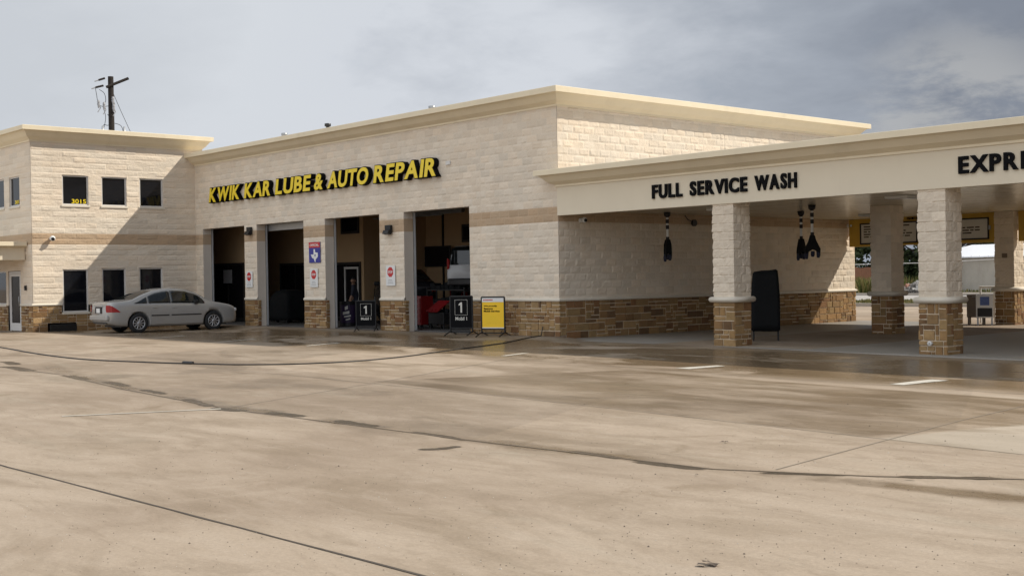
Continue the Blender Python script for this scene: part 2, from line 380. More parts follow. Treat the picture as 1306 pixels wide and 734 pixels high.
def obj(name, me, parent=None, bevel=0):
    o = bpy.data.objects.new(name, me); COL.objects.link(o); PW[o.name] = Matrix.Identity(4)
    if parent is not None:
        o.parent = parent; o.matrix_parent_inverse = PW[parent.name].inverted()
    if bevel:
        md = o.modifiers.new('bevel', 'BEVEL'); md.width = bevel; md.segments = 2; md.limit_method = 'ANGLE'
    return o
def tag(o, label, cat, group=None):
    o['label'] = label; o['category'] = cat
    if group: o['group'] = group
    return o
def thing(name, label, cat, loc=(0, 0, 0), rotz=0.0, group=None):
    o = bpy.data.objects.new(name, None); COL.objects.link(o); o.empty_display_size = .2
    o.location = loc; o.rotation_euler = (0, 0, rotz)
    PW[o.name] = Matrix.Translation(loc) @ Matrix.Rotation(rotz, 4, 'Z')
    return tag(o, label, cat, group)
def put(o, loc, rotz=0.0):           # move a thing that was built round the origin
    o.location = loc; o.rotation_euler = (0, 0, rotz)
def struct(o, stuff=False):
    o['kind'] = 'stuff' if stuff else 'structure'; return o
def dup(o, parent=None, loc=None, rotz=None, label=None):
    c = o.copy(); COL.objects.link(c); PW[c.name] = PW.get(o.name, Matrix.Identity(4))
    if parent is not None: c.parent = parent
    if loc is not None: c.location = loc
    if rotz is not None: c.rotation_euler = (0, 0, rotz)
    if label: c['label'] = label
    for ch in list(o.children): dup(ch, c)
    return c
def eval_mesh(o):
    bpy.context.view_layer.update()
    me = bpy.data.meshes.new_from_object(o.evaluated_get(bpy.context.evaluated_depsgraph_get()))
    bpy.data.objects.remove(o); return me
def text_mesh(body, depth=0.0, offset=0.0, shear=0.0):
    cu_ = bpy.data.curves.new('t', 'FONT'); cu_.body = body; cu_.extrude = depth; cu_.offset = offset; cu_.shear = shear; cu_.resolution_u = 4
    o = bpy.data.objects.new('t', cu_); COL.objects.link(o)
    me = eval_mesh(o); bpy.data.curves.remove(cu_)
    return me
def xr(me): xs = [v.co.x for v in me.vertices]; return min(xs), max(xs)
def yr(me): ys = [v.co.y for v in me.vertices]; return min(ys), max(ys)
def text_on(name, body, frame, x0, x1, z0, z1, mat, parent=None, depth=.004, offset=.02, shear=0.0):
    """flat writing on a plane: frame maps (x right, y up, z out) to the world; fitted into x0..x1, z0..z1"""
    me = text_mesh(body, depth, offset, shear); a, b = xr(me); c, d = yr(me)
    for v in me.vertices:
        v.co = frame @ Vector((x0+(v.co.x-a)/(b-a)*(x1-x0), z0+(v.co.y-c)/(d-c)*(z1-z0), v.co.z+depth))
    me.materials.clear(); me.materials.append(mat)
    return obj(name, me, parent)
def frame(origin, right, up=(0, 0, 1)):
    r_ = Vector(right).normalized(); u_ = Vector(up).normalized(); n_ = r_.cross(u_)
    m = Matrix((r_, u_, n_)).transposed().to_4x4(); m.translation = Vector(origin); return m

def ground_z(x, y):
    def sm(a, b, v):
        t_ = max(0, min(1, (v-a)/(b-a))); return t_*t_*(3-2*t_)
    z = -.08 - .045*sm(4, 12, x)*sm(-16, -3, y)
    ap = sm(-2.6, -.1, y)*(1-sm(0, 1.2, x))*sm(-20.6, -20.0, x)
    z += (-.005 - z)*ap
    if y > 0.02: z = -.08 - .02*sm(4, 12, x)
    if y > 14: z = -.08 - .03*sm(14, 30, y)
    return z

# ------------------------------------------------------------------ wall builders
def sf_wall(mb, o, u, n, u0, u1, z0, z1, holes=(), seed=0, cj=(), amp=1.0, reveal=.14, band=(3.07, 3.47), zref=.07, bl=.4, jnt=1.0, tilt=1.0):
    """split-face block wall: running-bond courses with a rough, really displaced face"""
    rnd = random.Random(seed); o = Vector(o); u = Vector(u); n = Vector(n)
    def lines(a, b, step, ref, extra):
        k0 = math.ceil((a-ref)/step-1e-6); L = [a, b]+[e for e in extra if a <= e <= b]
        k = k0
        while ref+k*step < b: L.append(ref+k*step); k += 1
        L.sort(); out = [L[0]]
        for v in L[1:]:
            if v-out[-1] > .012: out.append(v)
            elif v in extra or v == b: out[-1] = v
        return out
    us = lines(u0, u1, .05, 0, [h[0] for h in holes]+[h[1] for h in holes])
    zs = lines(z0, z1, .05, zref, [h[2] for h in holes]+[h[3] for h in holes]+list(band))
    off = Vector((seed*3.1, seed*1.7, 0))
    def inhole(a, b): return any(h[0]-1e-4 < a < h[1]+1e-4 and h[2]-1e-4 < b < h[3]+1e-4 for h in holes)
    bcol = {}
    def blk(a, z):
        c = math.floor((z-zref)/.2+1e-6); h = (c % 2)*bl/2
        k = (c, math.floor((a+h)/bl+1e-6))
        if k not in bcol:
            g = 1+rnd.uniform(-.07, .06); wv = rnd.uniform(-.02, .02)
            bcol[k] = ((g*(1+wv), g, g*(1-wv)), rnd.uniform(.010, .026), rnd.uniform(-.06, .06), rnd.uniform(-.10, .10))
        return k, c
    def disp(a, z):
        if abs(a-u0) < 1e-4 or abs(a-u1) < 1e-4 or abs(z-z1) < 1e-4 or inhole(a, z): return .006
        fz = (z-zref)/.2; cz = abs(fz-round(fz))*.2
        k, c = blk(a+1e-5, z+1e-5); h = (c % 2)*bl/2
        fu = (a+h)/bl; cu_ = abs(fu-round(fu))*bl
        if any(abs(a-j) < .026 for j in cj): return -.004
        if tilt >= 1 and (cz < .008 or cu_ < .008): return .003*amp
        if tilt < 1 and cz < .008: return .007*amp
        q = bcol[k]
        p = o + u*a + Vector((0, 0, z)) + off
        lz = (fz-math.floor(fz)-.5)*.2; lu = (fu-math.floor(fu)-.5)*bl
        d = q[1] + (q[2]*lu + q[3]*lz)*tilt + .013*mnoise.noise(Vector((p.x*4, p.y*4, p.z*7))) + .012*mnoise.noise(p*15.0) if tilt < 1 else q[1] + q[2]*lu + q[3]*lz + .012*mnoise.noise(p*7.0) + .010*mnoise.noise(p*16.0)
        return max(.003, d)*amp
    idx = {}; vs = []
    for i, a in enumerate(us):
        for j, z in enumerate(zs):
            idx[i, j] = len(vs); vs.append(o + u*a + Vector((0, 0, z)) + n*disp(a, z))
    base = len(mb.v); mb.v += [tuple(v) for v in vs]
    for (i, j), k_ in idx.items(): mb.w[base+k_] = (us[i], zs[j], jnt)
    for i in range(len(us)-1):
        for j in range(len(zs)-1):
            ca, cz = (us[i]+us[i+1])/2, (zs[j]+zs[j+1])/2
            if any(h[0] < ca < h[1] and h[2] < cz < h[3] for h in holes): continue
            k, c = blk(ca, cz)
            mb.f.append((base+idx[i, j], base+idx[i+1, j], base+idx[i+1, j+1], base+idx[i, j+1]))
            mb.c.append(bcol[k][0]); mb.mi.append(1 if band[0] <= cz <= band[1] else 0); mb.sm.append(False)
    for h in holes:
        P_ = lambda a, z, d: o + u*a + Vector((0, 0, z)) + n*d
        for (a0, b0, a1, b1) in ((h[0], h[2], h[0], h[3]), (h[1], h[3], h[1], h[2]), (h[0], h[3], h[1], h[3]), (h[1], h[2], h[0], h[2])):
            if b0 == b1 == z0: continue
            if a0 == a1 and h[2] < band[0] and h[3] > band[1]:      # jamb crossed by the band
                lo, hi = min(b0, b1), max(b0, b1)
                for (q0, q1, mi) in ((lo, band[0], 2), (band[0], band[1], 1), (band[1], hi, 2)):
                    mb.face([P_(a0, q0, .006), P_(a0, q1, .006), P_(a0, q1, -reveal), P_(a0, q0, -reveal)], (1, 1, 1), mi)
            else:
                mb.face([P_(a0, b0, .006), P_(a1, b1, .006), P_(a1, b1, -reveal), P_(a0, b0, -reveal)], (1, 1, 1), 2)

PAL = [(.37, .26, .145), (.33, .225, .125), (.29, .195, .11), (.40, .295, .175), (.20, .135, .085), (.35, .265, .155), (.31, .225, .135), (.42, .32, .20), (.27, .165, .095), (.36, .25, .14)]
def ashlar(mb, o, u, n, u0, u1, z0, z1, seed, holes=(), gu=.105, gh=.105, pal=PAL, dark=1.0):
    """random-coursed stone veneer, every stone a slightly proud block with its own colour"""
    rnd = random.Random(seed); o = Vector(o); u = Vector(u); n = Vector(n); Z = Vector((0, 0, 1))
    nu = max(1, round((u1-u0)/gu)); nz = max(1, round((z1-z0)/gh)); du = (u1-u0)/nu; dz = (z1-z0)/nz
    P_ = lambda a, z, d: o + u*a + Z*z + n*d
    used = [[False]*nz for _ in range(nu)]
    for i in range(nu):
        for j in range(nz):
            ca, cz = u0+(i+.5)*du, z0+(j+.5)*dz
            if any(h[0] < ca < h[1] and h[2] < cz < h[3] for h in holes): used[i][j] = True
    mb.face([P_(u0, z0, .002), P_(u1, z0, .002), P_(u1, z1, .002), P_(u0, z1, .002)], None, 1) if not holes else None
    if holes:
        for i in range(nu):
            for j in range(nz):
                if not used[i][j]: mb.face([P_(u0+i*du, z0+j*dz, .002), P_(u0+(i+1)*du, z0+j*dz, .002), P_(u0+(i+1)*du, z0+(j+1)*dz, .002), P_(u0+i*du, z0+(j+1)*dz, .002)], None, 1)
    for j in range(nz):
        for i in range(nu):
            if used[i][j]: continue
            wi, hj = rnd.choice([(2, 1), (3, 1), (3, 2), (4, 2), (2, 2), (1, 1), (4, 1), (3, 2), (2, 1), (5, 2)])
            wi = min(wi, nu-i); hj = min(hj, nz-j)
            k = 0
            while k < wi and not used[i+k][j]: k += 1
            wi = k
            while hj > 1 and any(used[i+k][j+l] for k in range(wi) for l in range(hj)): hj -= 1
            for k in range(wi):
                for l in range(hj): used[i+k][j+l] = True
            a0, a1, b0, b1 = u0+i*du, u0+(i+wi)*du, z0+j*dz, z0+(j+hj)*dz
            g = .0125
            if i > 0: a0 += g
            if i+wi < nu: a1 -= g
            b0 += g; b1 -= g
            c = Vector(rnd.choice(pal))*rnd.uniform(.88, 1.14)*dark; dp = rnd.uniform(.016, .036); t_ = .008
            def jt(): return rnd.uniform(-.005, .005)
            inn = [P_(a0, b0, .0), P_(a1, b0, .0), P_(a1, b1, .0), P_(a0, b1, .0)]
            mid = [P_(a0+jt(), b0+jt(), dp*.75), P_(a1+jt(), b0+jt(), dp*.75), P_(a1+jt(), b1+jt(), dp*.75), P_(a0+jt(), b1+jt(), dp*.75)]
            e0, e1 = (0 if i == 0 else t_), (0 if i+wi == nu else t_)
            out = [P_(a0+e0, b0+t_, dp+jt()), P_(a1-e1, b0+t_, dp+jt()), P_(a1-e1, b1-t_, dp+jt()), P_(a0+e0, b1-t_, dp+jt())]
            fs = [(8, 9, 10, 11)]
            for q in range(4):
                r_ = (q+1) % 4; fs += [(q, r_, 4+r_, 4+q), (4+q, 4+r_, 8+r_, 8+q)]
            mb.mesh(inn+mid+out, fs, tuple(c), 0)

def sweep(mb, prof, path, closed=False):
    """profile (out, z) swept round a plan path with mitred corners; outward is to the right of the path"""
    n = len(path); pts = [Vector((p[0], p[1])) for p in path]; dirs = []
    for i in range(n):
        def nrm(a, b):
            d = (b-a).normalized(); return Vector((d.y, -d.x))
        if closed or 0 < i < n-1:
            n0, n1 = nrm(pts[i-1], pts[i]), nrm(pts[i], pts[(i+1) % n]); m = (n0+n1); m = m/ m.dot(n0) if abs(m.dot(n0)) > 1e-6 else n0
        elif i == 0: m = nrm(pts[0], pts[1])
        else: m = nrm(pts[-2], pts[-1])
        dirs.append(m)
    vs = [(p.x+d.x*o, p.y+d.y*o, z) for p, d in zip(pts, dirs) for (o, z) in prof]; k = len(prof)
    fs = [(i*k+j, ((i+1) % n)*k+j, ((i+1) % n)*k+(j+1) % k, i*k+(j+1) % k) for i in range(n if closed else n-1) for j in range(k)]
    mb.mesh(vs, fs)
    if not closed:
        mb.face(vs[:k]); mb.face(vs[-k:][::-1])
def cornice_profile(z0, z1, z2, out, inner=.05):
    """stepped bed, coved flank and thick cap: z0 wall top, z1 cap underside, z2 cap top"""
    h = z1-z0
    return [(-inner, z0), (.035, z0), (.035, z0+.05), (.05, z0+.06), (out*.42, z0+h*.45), (out*.70, z0+h*.88), (out*.76, z1-.014), (out*.80, z1-.002), (out, z1), (out, z2-.012), (out-.012, z2), (-inner, z2)]

# ------------------------------------------------------------------ ground and roads
def build_ground():
    xs = [-600, -300, -150, -80, -50, -36]+[-28+.5*i for i in range(0, 117)]+[36, 50, 90, 200, 500]
    ys = [-400, -150, -70, -40]+[-30+.5*i for i in range(0, 60)]+[0.01, .04]+[.5+i*.5 for i in range(0, 62)]
    ys = sorted(set(ys))
    mb = MB(); n = len(ys)
    vs = [(x, y, ground_z(x, y)) for x in xs for y in ys]
    mb.mesh(vs, [(i*n+j, (i+1)*n+j, (i+1)*n+j+1, i*n+j+1) for i in range(len(xs)-1) for j in range(n-1)], None, 0, True)
    struct(mb.build('ground', M['ground']))
    # land behind the lot
    mb = MB(); mb.box(-600, 500, 31.15, 37.2, -.4, .02); struct(mb.build('grass_verge_ground', M['gravel']))
    mb = MB(); mb.box(-600, 500, 30.98, 31.15, -.4, .045); struct(mb.build('kerb', M['kerb'], bevel=.02))
    mb = MB(); mb.box(-600, 500, 37.2, 51, -.4, .0); struct(mb.build('road', M['road']))
    mb = MB(); mb.box(-600, 500, 51, 51.18, -.4, .15); struct(mb.build('kerb', M['kerb'], bevel=.02))
    mb = MB(); mb.box(-600, 500, 51.18, 900, -.4, .12); struct(mb.build('terrain', M['gravel']))
    for y in (44.0, 44.25):
        mb = MB(); mb.box(-200, 200, y, y+.12, -.05, .004); struct(mb.build('road_line', M['fadedpaint']))
build_ground()
def strip(name, pts, wd, mat, dz=.004):
    """flat ribbon lying on the paving"""
    mb = MB(); P_ = []
    for (x0, y0), (x1, y1) in zip(pts[:-1], pts[1:]):
        k = max(1, int(hypot(x1-x0, y1-y0)/.5))
        P_ += [(x0+(x1-x0)*i/k, y0+(y1-y0)*i/k) for i in range(k)]
    P_.append(pts[-1]); rnd = random.Random(len(P_))
    L, R = [], []
    for i, p in enumerate(P_):
        a, b = P_[max(0, i-1)], P_[min(len(P_)-1, i+1)]; d = Vector((b[0]-a[0], b[1]-a[1])).normalized()
        ww = wd*.5*rnd.uniform(.75, 1.25); q = rnd.uniform(-.15, .15)*wd
        l = (p[0]-d.y*(ww+q), p[1]+d.x*(ww+q)); r_ = (p[0]+d.y*(ww-q), p[1]-d.x*(ww-q))
        L.append((*l, ground_z(*l)+dz)); R.append((*r_, ground_z(*r_)+dz))
    for i in range(len(P_)-1): mb.face([R[i], R[i+1], L[i+1], L[i]])
    return struct(mb.build(name, mat))
strip('joint', [(-22, -18.95), (12.44, -18.80), (18.5, -18.62), (34, -18.5)], .022, M['jointdark'])
strip('joint', [(-1.6, -13.9), (1.3, -13.93), (5.2, -14.5), (9.3, -14.88), (14.2, -14.74), (17.2, -14.55), (18.4, -13.95), (19.3, -13.3), (23, -11.6)], .034, M['jointbrown'])
strip('joint', [(-22, -10.9), (10.9, -11.36), (18.7, -11.97), (30, -12.2)], .016, M['jointmid'])
strip('joint', [(-20, -5.9), (4.4, -6.0), (16, -6.45), (30, -6.6)], .014, M['jointmid'])
strip('joint', [(9.2, -14.85), (7.2, -10.7), (4.8, -6.0), (2.2, -.6)], .018, M['jointmid'])
strip('joint', [(17.6, -14.2), (16.9, -9.8), (16.5, -6.4)], .016, M['jointmid'])
strip('joint', [(-30, -.62), (0, -.62)], .014, M['jointmid'])
strip('joint', [(1.0, -.42), (30, -.42)], .03, M['jointdark'])
for x in (-12.3, -7.6, -3.0):
    strip('joint', [(x, -.7), (x+.4, -5.9)], .014, M['jointmid'])
def puddle(pts, wd, name='puddle'):
    P_ = crom(pts, 8); mb = MB(); rnd = random.Random(int(abs(pts[0][0])*100)); n_ = len(P_); rows = []
    for i, p in enumerate(P_):
        d = (P_[min(i+1, n_-1)]-P_[max(i-1, 0)]).normalized(); ww = wd*rnd.uniform(.8, 1.15); e = min(1, min(i, n_-1-i)/3.5)
        row = []
        for q, al in ((-1, 0), (-.45, .8), (0, 1), (.45, .8), (1, 0)):
            x, y = p.x-d.y*ww*q, p.y+d.x*ww*q; row.append(((x, y, ground_z(x, y)+.003), al*e))
        rows.append(row)
    for r0, r1 in zip(rows[:-1], rows[1:]):
        for k in range(4):
            q = (r0[k], r1[k], r1[k+1], r0[k+1]); i0 = len(mb.v); mb.face([c[0] for c in q])
            for n2_, c in enumerate(q): mb.w[i0+n2_] = (c[1], 0, 0)
    return struct(mb.build(name, M['wetconc']))
def crom(P_, k=10):
    out = []
    for i in range(len(P_)-1):
        a, b, c, d = [Vector(P_[min(max(j, 0), len(P_)-1)]) for j in (i-1, i, i+1, i+2)]
        for q in range(k):
            t_ = q/k; out.append(.5*((2*b)+(c-a)*t_+(2*a-5*b+4*c-d)*t_*t_+(3*b-a-3*c+d)*t_**3))
    out.append(Vector(P_[-1])); return out
for k, pts in enumerate([[(1.3, -13.93), (2.09, -14.0), (3.01, -14.13)], [(3.38, -14.05), (4.05, -14.12), (4.85, -14.24)], [(5.42, -14.33), (6.0, -14.38), (6.7, -14.46)], [(7.34, -14.56), (8.31, -14.77), (8.95, -14.9)], [(8.92, -14.93), (9.38, -14.93), (9.77, -14.85)], [(10.01, -14.77), (10.49, -14.71), (11.0, -14.73)], [(11.47, -14.65), (12.03, -14.7), (12.57, -14.72)], [(13.0, -14.73), (13.62, -14.72), (14.21, -14.78)], [(14.29, -15.56), (14.44, -15.36), (14.44, -15.05)], [(15.43, -14.61), (15.84, -14.6), (16.29, -14.65)], [(16.29, -14.65), (16.77, -14.66), (17.25, -14.58)], [(17.56, -14.46), (17.89, -14.27), (18.26, -14.04)], [(18.47, -13.9), (18.8, -13.64), (19.31, -13.27)], [(-2.32, -13.84), (-1.52, -13.8), (-0.05, -14.0)], [(-3.97, -13.28), (-3.49, -13.24), (-2.25, -13.52)]]):
    puddle(pts, (.20, .17, .13, .15, .20, .15, .15, .10, .11, .10, .12, .08, .11, .24, .22)[k])
# worn paint
for a, b, wd, mt in (((9.27, -5.74), (9.29, -4.75), .27, 'paint'), ((13.86, -6.2), (13.88, -5.05), .28, 'paint'), ((4.07, -5.55), (3.72, -4.6), .16, 'fadedpaint'),
                     ((-11.75, -6.0), (-12.3, -4.72), .13, 'paint'), ((-7.5, -6.08), (-8.2, -4.54), .13, 'paint'), ((-3.4, -5.76), (-3.95, -4.42), .13, 'paint'),
                     ((8.45, -16.75), (9.25, -14.95), .09, 'fadedpaint')):
    strip('paint_mark', [a, b], wd, M[mt], .006)

# ------------------------------------------------------------------ service building
XL = -20.683; H = 6.15
BAYS = [(-20.08, -16.85), (-15.947, -12.752), (-11.408, -8.242), (-6.938, -3.742)]
DZ = 3.675; ZS = .943
garage = thing('service_building', 'long cream block garage building with four open service bays and tan stripe', 'building', (-10, 0, 0))
mb = MB()
sf_wall(mb, (0, 0, 0), (1, 0, 0), (0, -1, 0), XL, 0, ZS, H, [(a, b, ZS, DZ) for a, b in BAYS], 1, cj=(-3.25, -7.6, -12.1, -16.4), reveal=.34, amp=.55)
for a, b in BAYS:      # jamb feet and lintel soffit below the block face
    for x in (a, b):
        mb.face([(x, -.006, 0), (x, .34, 0), (x, .34, ZS), (x, -.006, ZS)], (1, 1, 1), 2)
mb.build('front_wall', [M['block'], M['block_tan'], M['jamb']], garage)
mb = MB(); sf_wall(mb, (0, 0, 0), (0, 1, 0), (1, 0, 0), 0, 13.9, ZS, H, (), 2, cj=(7.0,), amp=.7); mb.build('side_wall', [M['block'], M['block_tan'], M['jamb']], garage)
mb = MB(); mb.box(-30, -.02, 13.56, 13.9, -.1, H); mb.box(-30, -29.7, .34, 13.55, -.1, H)
mb.build('rear_wall', M['jamb'], garage)
# wall cores between the bays (behind the split face)
mb = MB(); ed = [XL-9.3]+[v for b in BAYS for v in b]+[-.002]
for i in range(0, len(ed), 2):
    mb.box(ed[i]+.003, ed[i+1]-.003, .01, .338, -.1, H)
for a, b in BAYS: mb.box(a-.002, b+.002, .012, .336, DZ+.003, H-.01)
mb.box(-.34, -.012, .345, 13.55, -.1, H)
mb.build('wall_core', M['jamb'], garage)
mb = MB()
segs = [(XL, BAYS[0][0])]+[(BAYS[i][1], BAYS[i+1][0]) for i in range(3)]+[(BAYS[3][1], 0.012)]
for i, (a, b) in enumerate(segs[:-1]):
    mq = MB(); ashlar(mq, (0, 0, 0), (1, 0, 0), (0, -1, 0), a, b, -.06, ZS, 20+i)
    if i: ashlar(mq, (a, 0, 0), (0, 1, 0), (-1, 0, 0), 0, .10, -.03, ZS, 40+i)
    ashlar(mq, (b, 0, 0), (0, 1, 0), (1, 0, 0), 0, .12, -.03, ZS, 50+i); mq.build('stone_base', [M['stone'], M['mortar']], garage)
ashlar(mb, (0, 0, 0), (1, 0, 0), (0, -1, 0), segs[-1][0], segs[-1][1], -.06, ZS, 24)
ashlar(mb, (0, 0, 0), (0, 1, 0), (1, 0, 0), .012, 13.9, -.09, ZS, 30, pal=PAL)
ashlar(mb, (0, 13.9, 0), (-1, 0, 0), (0, 1, 0), 0, .6, -.09, ZS, 31, pal=PAL)
mb.build('stone_base', [M['stone'], M['mortar']], garage)
mb = MB(); capp = [(-.02, ZS-.01), (.045, ZS-.01), (.06, ZS+.015), (.06, ZS+.045), (.03, ZS+.075), (-.02, ZS+.085)]
for a, b in segs[:-1]:
    mq = MB(); sweep(mq, capp, [(a, 0), (b, 0)]); mq.build('stone_cap', M['cap'], garage)
sweep(mb, capp, [(segs[-1][0], 0), (0, 0), (0, 13.9), (-.5, 13.9)]); mb.build('stone_cap', M['cap'], garage)
mb = MB(); sweep(mb, cornice_profile(H, 6.46, 6.617, .44), [(XL+.002, 0), (0, 0), (0, 13.9), (-29, 13.9)]); mb.build('cornice', M['cornice'], garage)
mb = MB(); mb.box(-29.8, -.2, .3, 13.6, 5.75, 6.05); mb.build('roof', M['roof'], garage)
mb = MB(); mb.box(-29.7, -.35, .345, 13.5, -.12, .002); mb.build('shop_floor', M['darkfloor'], garage)
mb = MB(); mb.box(-29.6, -16.0, 4.6, 4.75, .003, 5.7); mb.box(-16.0, -15.85, 4.6, 7.8, .003, 5.7); mb.box(-15.84, -.36, 7.65, 7.8, .003, 5.7)
mb.box(-29.55, -.36, .345, 7.64, 5.5, 5.74)
mb.box(-27.5, -19.75, 1.95, 2.05, .003, 5.49);
mb.build('partition_wall', M['tanwall'], garage)
# steel door tracks in each bay and the edge of the rolled door
for i, (a, b) in enumerate(BAYS):
    mb = MB()
    for x, s in ((a, 1), (b, -1)):
        mb.box(x+s*.002, x+s*.05, .35, .42, 0.004, DZ+.3); mb.box(x+s*.002, x+s*.10, .36, .375, .004, DZ+.3)
    mb.box(a, b, .35, .40, DZ+.004, DZ+.4); mb.build('door_track', M['steel'], garage, bevel=.004)
    mb = MB(); d0 = .24 if i == 1 else -.02
    for k in range(3): mb.rbox(a+.06, b-.06, .43+.12*k*k, .47+.12*k*k, DZ-d0+.5*k*.6, DZ-d0+.28+.3*k, .012)
    for k in range(5): mb.rbox(a+.06, b-.06, .9+.55*k, 1.43+.55*k, DZ+.55, DZ+.59, .012)
    mb.build('roller_door', M['steel'] if i == 1 else M['darkalu'], garage)
# glazed shop doors in the partition
def glazed(parent, x0, x1, y, z1, leaves, frame_mat):
    mb = MB(); step = (x1-x0)/leaves; e = .055
    for k in range(leaves+1):
        x = x0+k*step; mb.box(x-e/2, x+e/2, y-.07, y-.005, .004, z1)
    mb.box(x0-e/2-.002, x1+e/2+.002, y-.068, y-.006, z1+.002, z1+.09); mb.box(x0+e/2, x1-e/2, y-.066, y-.007, .005, .16)
    fr = mb.build('shop_door', frame_mat, parent)
    mb = MB(); mb.box(x0+.01, x1-.01, y-.04, y-.02, .162, z1-.002); mb.build('pane', M['doorglass'], fr)
    return fr
glazed(garage, -25.4, -20.4, 1.95, 2.28, 4, M['darkalu'])
glazed(garage, -22.0, -19.6, 4.6, 2.26, 2, M['darkalu'])
glazed(garage, -17.9, -16.05, 4.6, 2.22, 2, M['darkalu'])
mb = MB(); mb.box(-17.15, -16.25, 4.52, 4.54, .3, 2.15); mb.box(-17.05, -16.35, 4.515, 4.522, .5, 2.05)
mb = MB(); 
for (a, b, c, d) in ((-17.1, -17.02, .05, 2.12), (-16.2, -16.12, .05, 2.12)): mb.box(a, b, 4.515, 4.53, c, d)
mb.box(-17.02, -16.2, 4.515, 4.53, 2.04, 2.12); mb.build('door_frame', M['alu'], garage)
for (x0, x1, y, z0, z1) in ((-17.35, -16.1, 4.6, 3.42, 4.15), (-13.5, -12.2, 7.65, 3.0, 3.7)):
    mb = MB(); mb.box(x0, x1, y-.05, y-.004, z0, z1); f_ = mb.build('window', M['darkalu'], garage)
    mb = MB(); mb.box(x0+.1, x1-.1, y-.06, y-.052, z0+.1, z1-.1); mb.build('pane', M['glass'], f_)
mb = MB(); mb.box(-14.72, -14.66, 7.58, 7.648, .01, 5.4); mb.build('conduit', M['black'], garage)
mb = MB(); mb.box(-15.3, -11, 5.6, 5.75, 4.0, 4.35); mb.tube([(-15.3, 5.2, 4.1), (-11, 5.2, 4.15)], .08); mb.tube([(-15.3, 4.7, 3.95), (-11, 4.7, 3.9)], .03); mb.build('ceiling_duct', M['steel'], garage)

# ------------------------------------------------------------------ office wing
HW = 6.763; D0 = -6.401; WZ = .86
wing = thing('office_wing', 'tall two storey cream block office wing with rows of dark windows', 'building', (-25, -3, 0))
UP = [(-5.27, -4.29), (-3.79, -2.82), (-2.30, -1.35)]; LO = [(-5.31, -4.36, .60, 2.16), (-3.82, -2.90, .62, 2.18), (-2.36, -1.42, .72, 2.20)]
holes = [(a, b, 4.52, 5.60) for a, b in UP]
lo_h = [(a, b, max(WZ, c), d) for a, b, c, d in LO]
mb = MB(); sf_wall(mb, (XL, 0, 0), (0, 1, 0), (1, 0, 0), D0, 0.6, WZ, HW, holes+lo_h, 3, amp=.62, bl=.8, jnt=.25, tilt=.45); mb.build('sunlit_wall', [M['block'], M['block_tan'], M['jamb']], wing)
FW = [(-22.85, -21.80), (-24.45, -23.40), (-26.05, -25.0), (-27.65, -26.6), (-29.25, -28.2)]
mb = MB(); sf_wall(mb, (0, D0, 0), (1, 0, 0), (0, -1, 0), -33, XL, WZ, HW, [(a, b, 4.52, 5.60) for a, b in FW]+[(-23.15, -21.85, WZ, 2.14), (-26.6, -23.36, .90, 2.14)], 4, amp=.6, bl=.8, jnt=.25, tilt=.45); mb.build('front_wall', [M['block'], M['block_tan'], M['jamb']], wing)
mb = MB(); mb.box(-33, XL-.15, D0+.15, D0+.3, 2.2, 4.4); mb.box(XL-.3, XL-.15, D0+.31, .24, 2.25, 4.4); mb.box(-33, -32.8, D0, .24, -.1, HW); mb.box(-32.8, XL-.001, .1, .34, -.1, HW+.3)
mb.box(-32.79, XL-.31, D0+.31, .09, 2.9, 3.0); mb.box(-32.79, XL-.05, D0+.05, .09, 6.4, 6.5)
mb.build('wall_core', M['jamb'], wing)
mb = MB(); ashlar(mb, (XL, 0, 0), (0, 1, 0), (1, 0, 0), D0-.012, 0, -.10, WZ, 60, holes=[(a-.02, b+.02, c-.03, 9) for a, b, c, d in LO]+[(-5.85, -4.8, -.3, .21)])
ashlar(mb, (0, D0, 0), (1, 0, 0), (0, -1, 0), -33, XL+.012, -.10, WZ, 61, holes=[(-23.15, -21.85, -1, 9)])
mb.build('stone_base', [M['stone'], M['mortar']], wing)
mb = MB(); wc = [(o_, z-ZS+WZ) for o_, z in capp]
sweep(mb, wc, [(XL, D0), (XL, LO[0][0]-.03)][::1]) if False else None
for path in ([(-21.84, D0), (XL, D0), (XL, LO[0][0]-.04)], [(XL, LO[0][1]+.04), (XL, LO[1][0]-.04)], [(XL, LO[1][1]+.04), (XL, LO[2][0]-.04)], [(XL, LO[2][1]+.04), (XL, 0)], [(-33, D0), (-26.65, D0)]):
    mb = MB(); sweep(mb, wc, path); mb.build('stone_cap', M['cap'], wing)
mb = MB(); sweep(mb, cornice_profile(HW, 7.14, 7.301, .40), [(-33, D0), (XL, D0), (XL, .24), (-33, .24)]); mb.build('cornice', M['cornice'], wing)
mb = MB(); mb.box(-32.9, XL-.04, D0+.04, .2, 6.9, 7.0); mb.build('roof', M['roof'], wing)
def window(parent, fr, x0, x1, z0, z1, mull=(), sill=True):
    """fr maps x along the wall, y up, z outward"""
    e = .045; mb = MB()
    def bx(a, b, c, d, p, q): mb.box(a, b, c, d, p, q, mat=fr)
    bx(x0, x0+e, z0, z1, -.10, -.03); bx(x1-e, x1, z0, z1, -.10, -.03); bx(x0+e, x1-e, z1-e, z1, -.098, -.032); bx(x0+e, x1-e, z0, z0+e, -.098, -.032)
    for m_ in mull: bx(m_-e/2, m_+e/2, z0+e, z1-e, -.096, -.034)
    w_ = mb.build('window', M['alu'], parent)
    mb = MB(); mb.box(x0+e*.6, x1-e*.6, z0+e*.6, z1-e*.6, -.085, -.07, mat=fr); mb.build('pane', M['glass'], w_)
    if sill:
        mb = MB(); mb.rbox(x0-.05, x1+.05, z0-.085, z0-.003, -.10, .045, .012, mat=fr); mb.build('sill', M['cap'], w_)
    return w_
fE = frame((XL, 0, 0), (0, 1, 0)); fS = frame((0, D0, 0), (1, 0, 0))
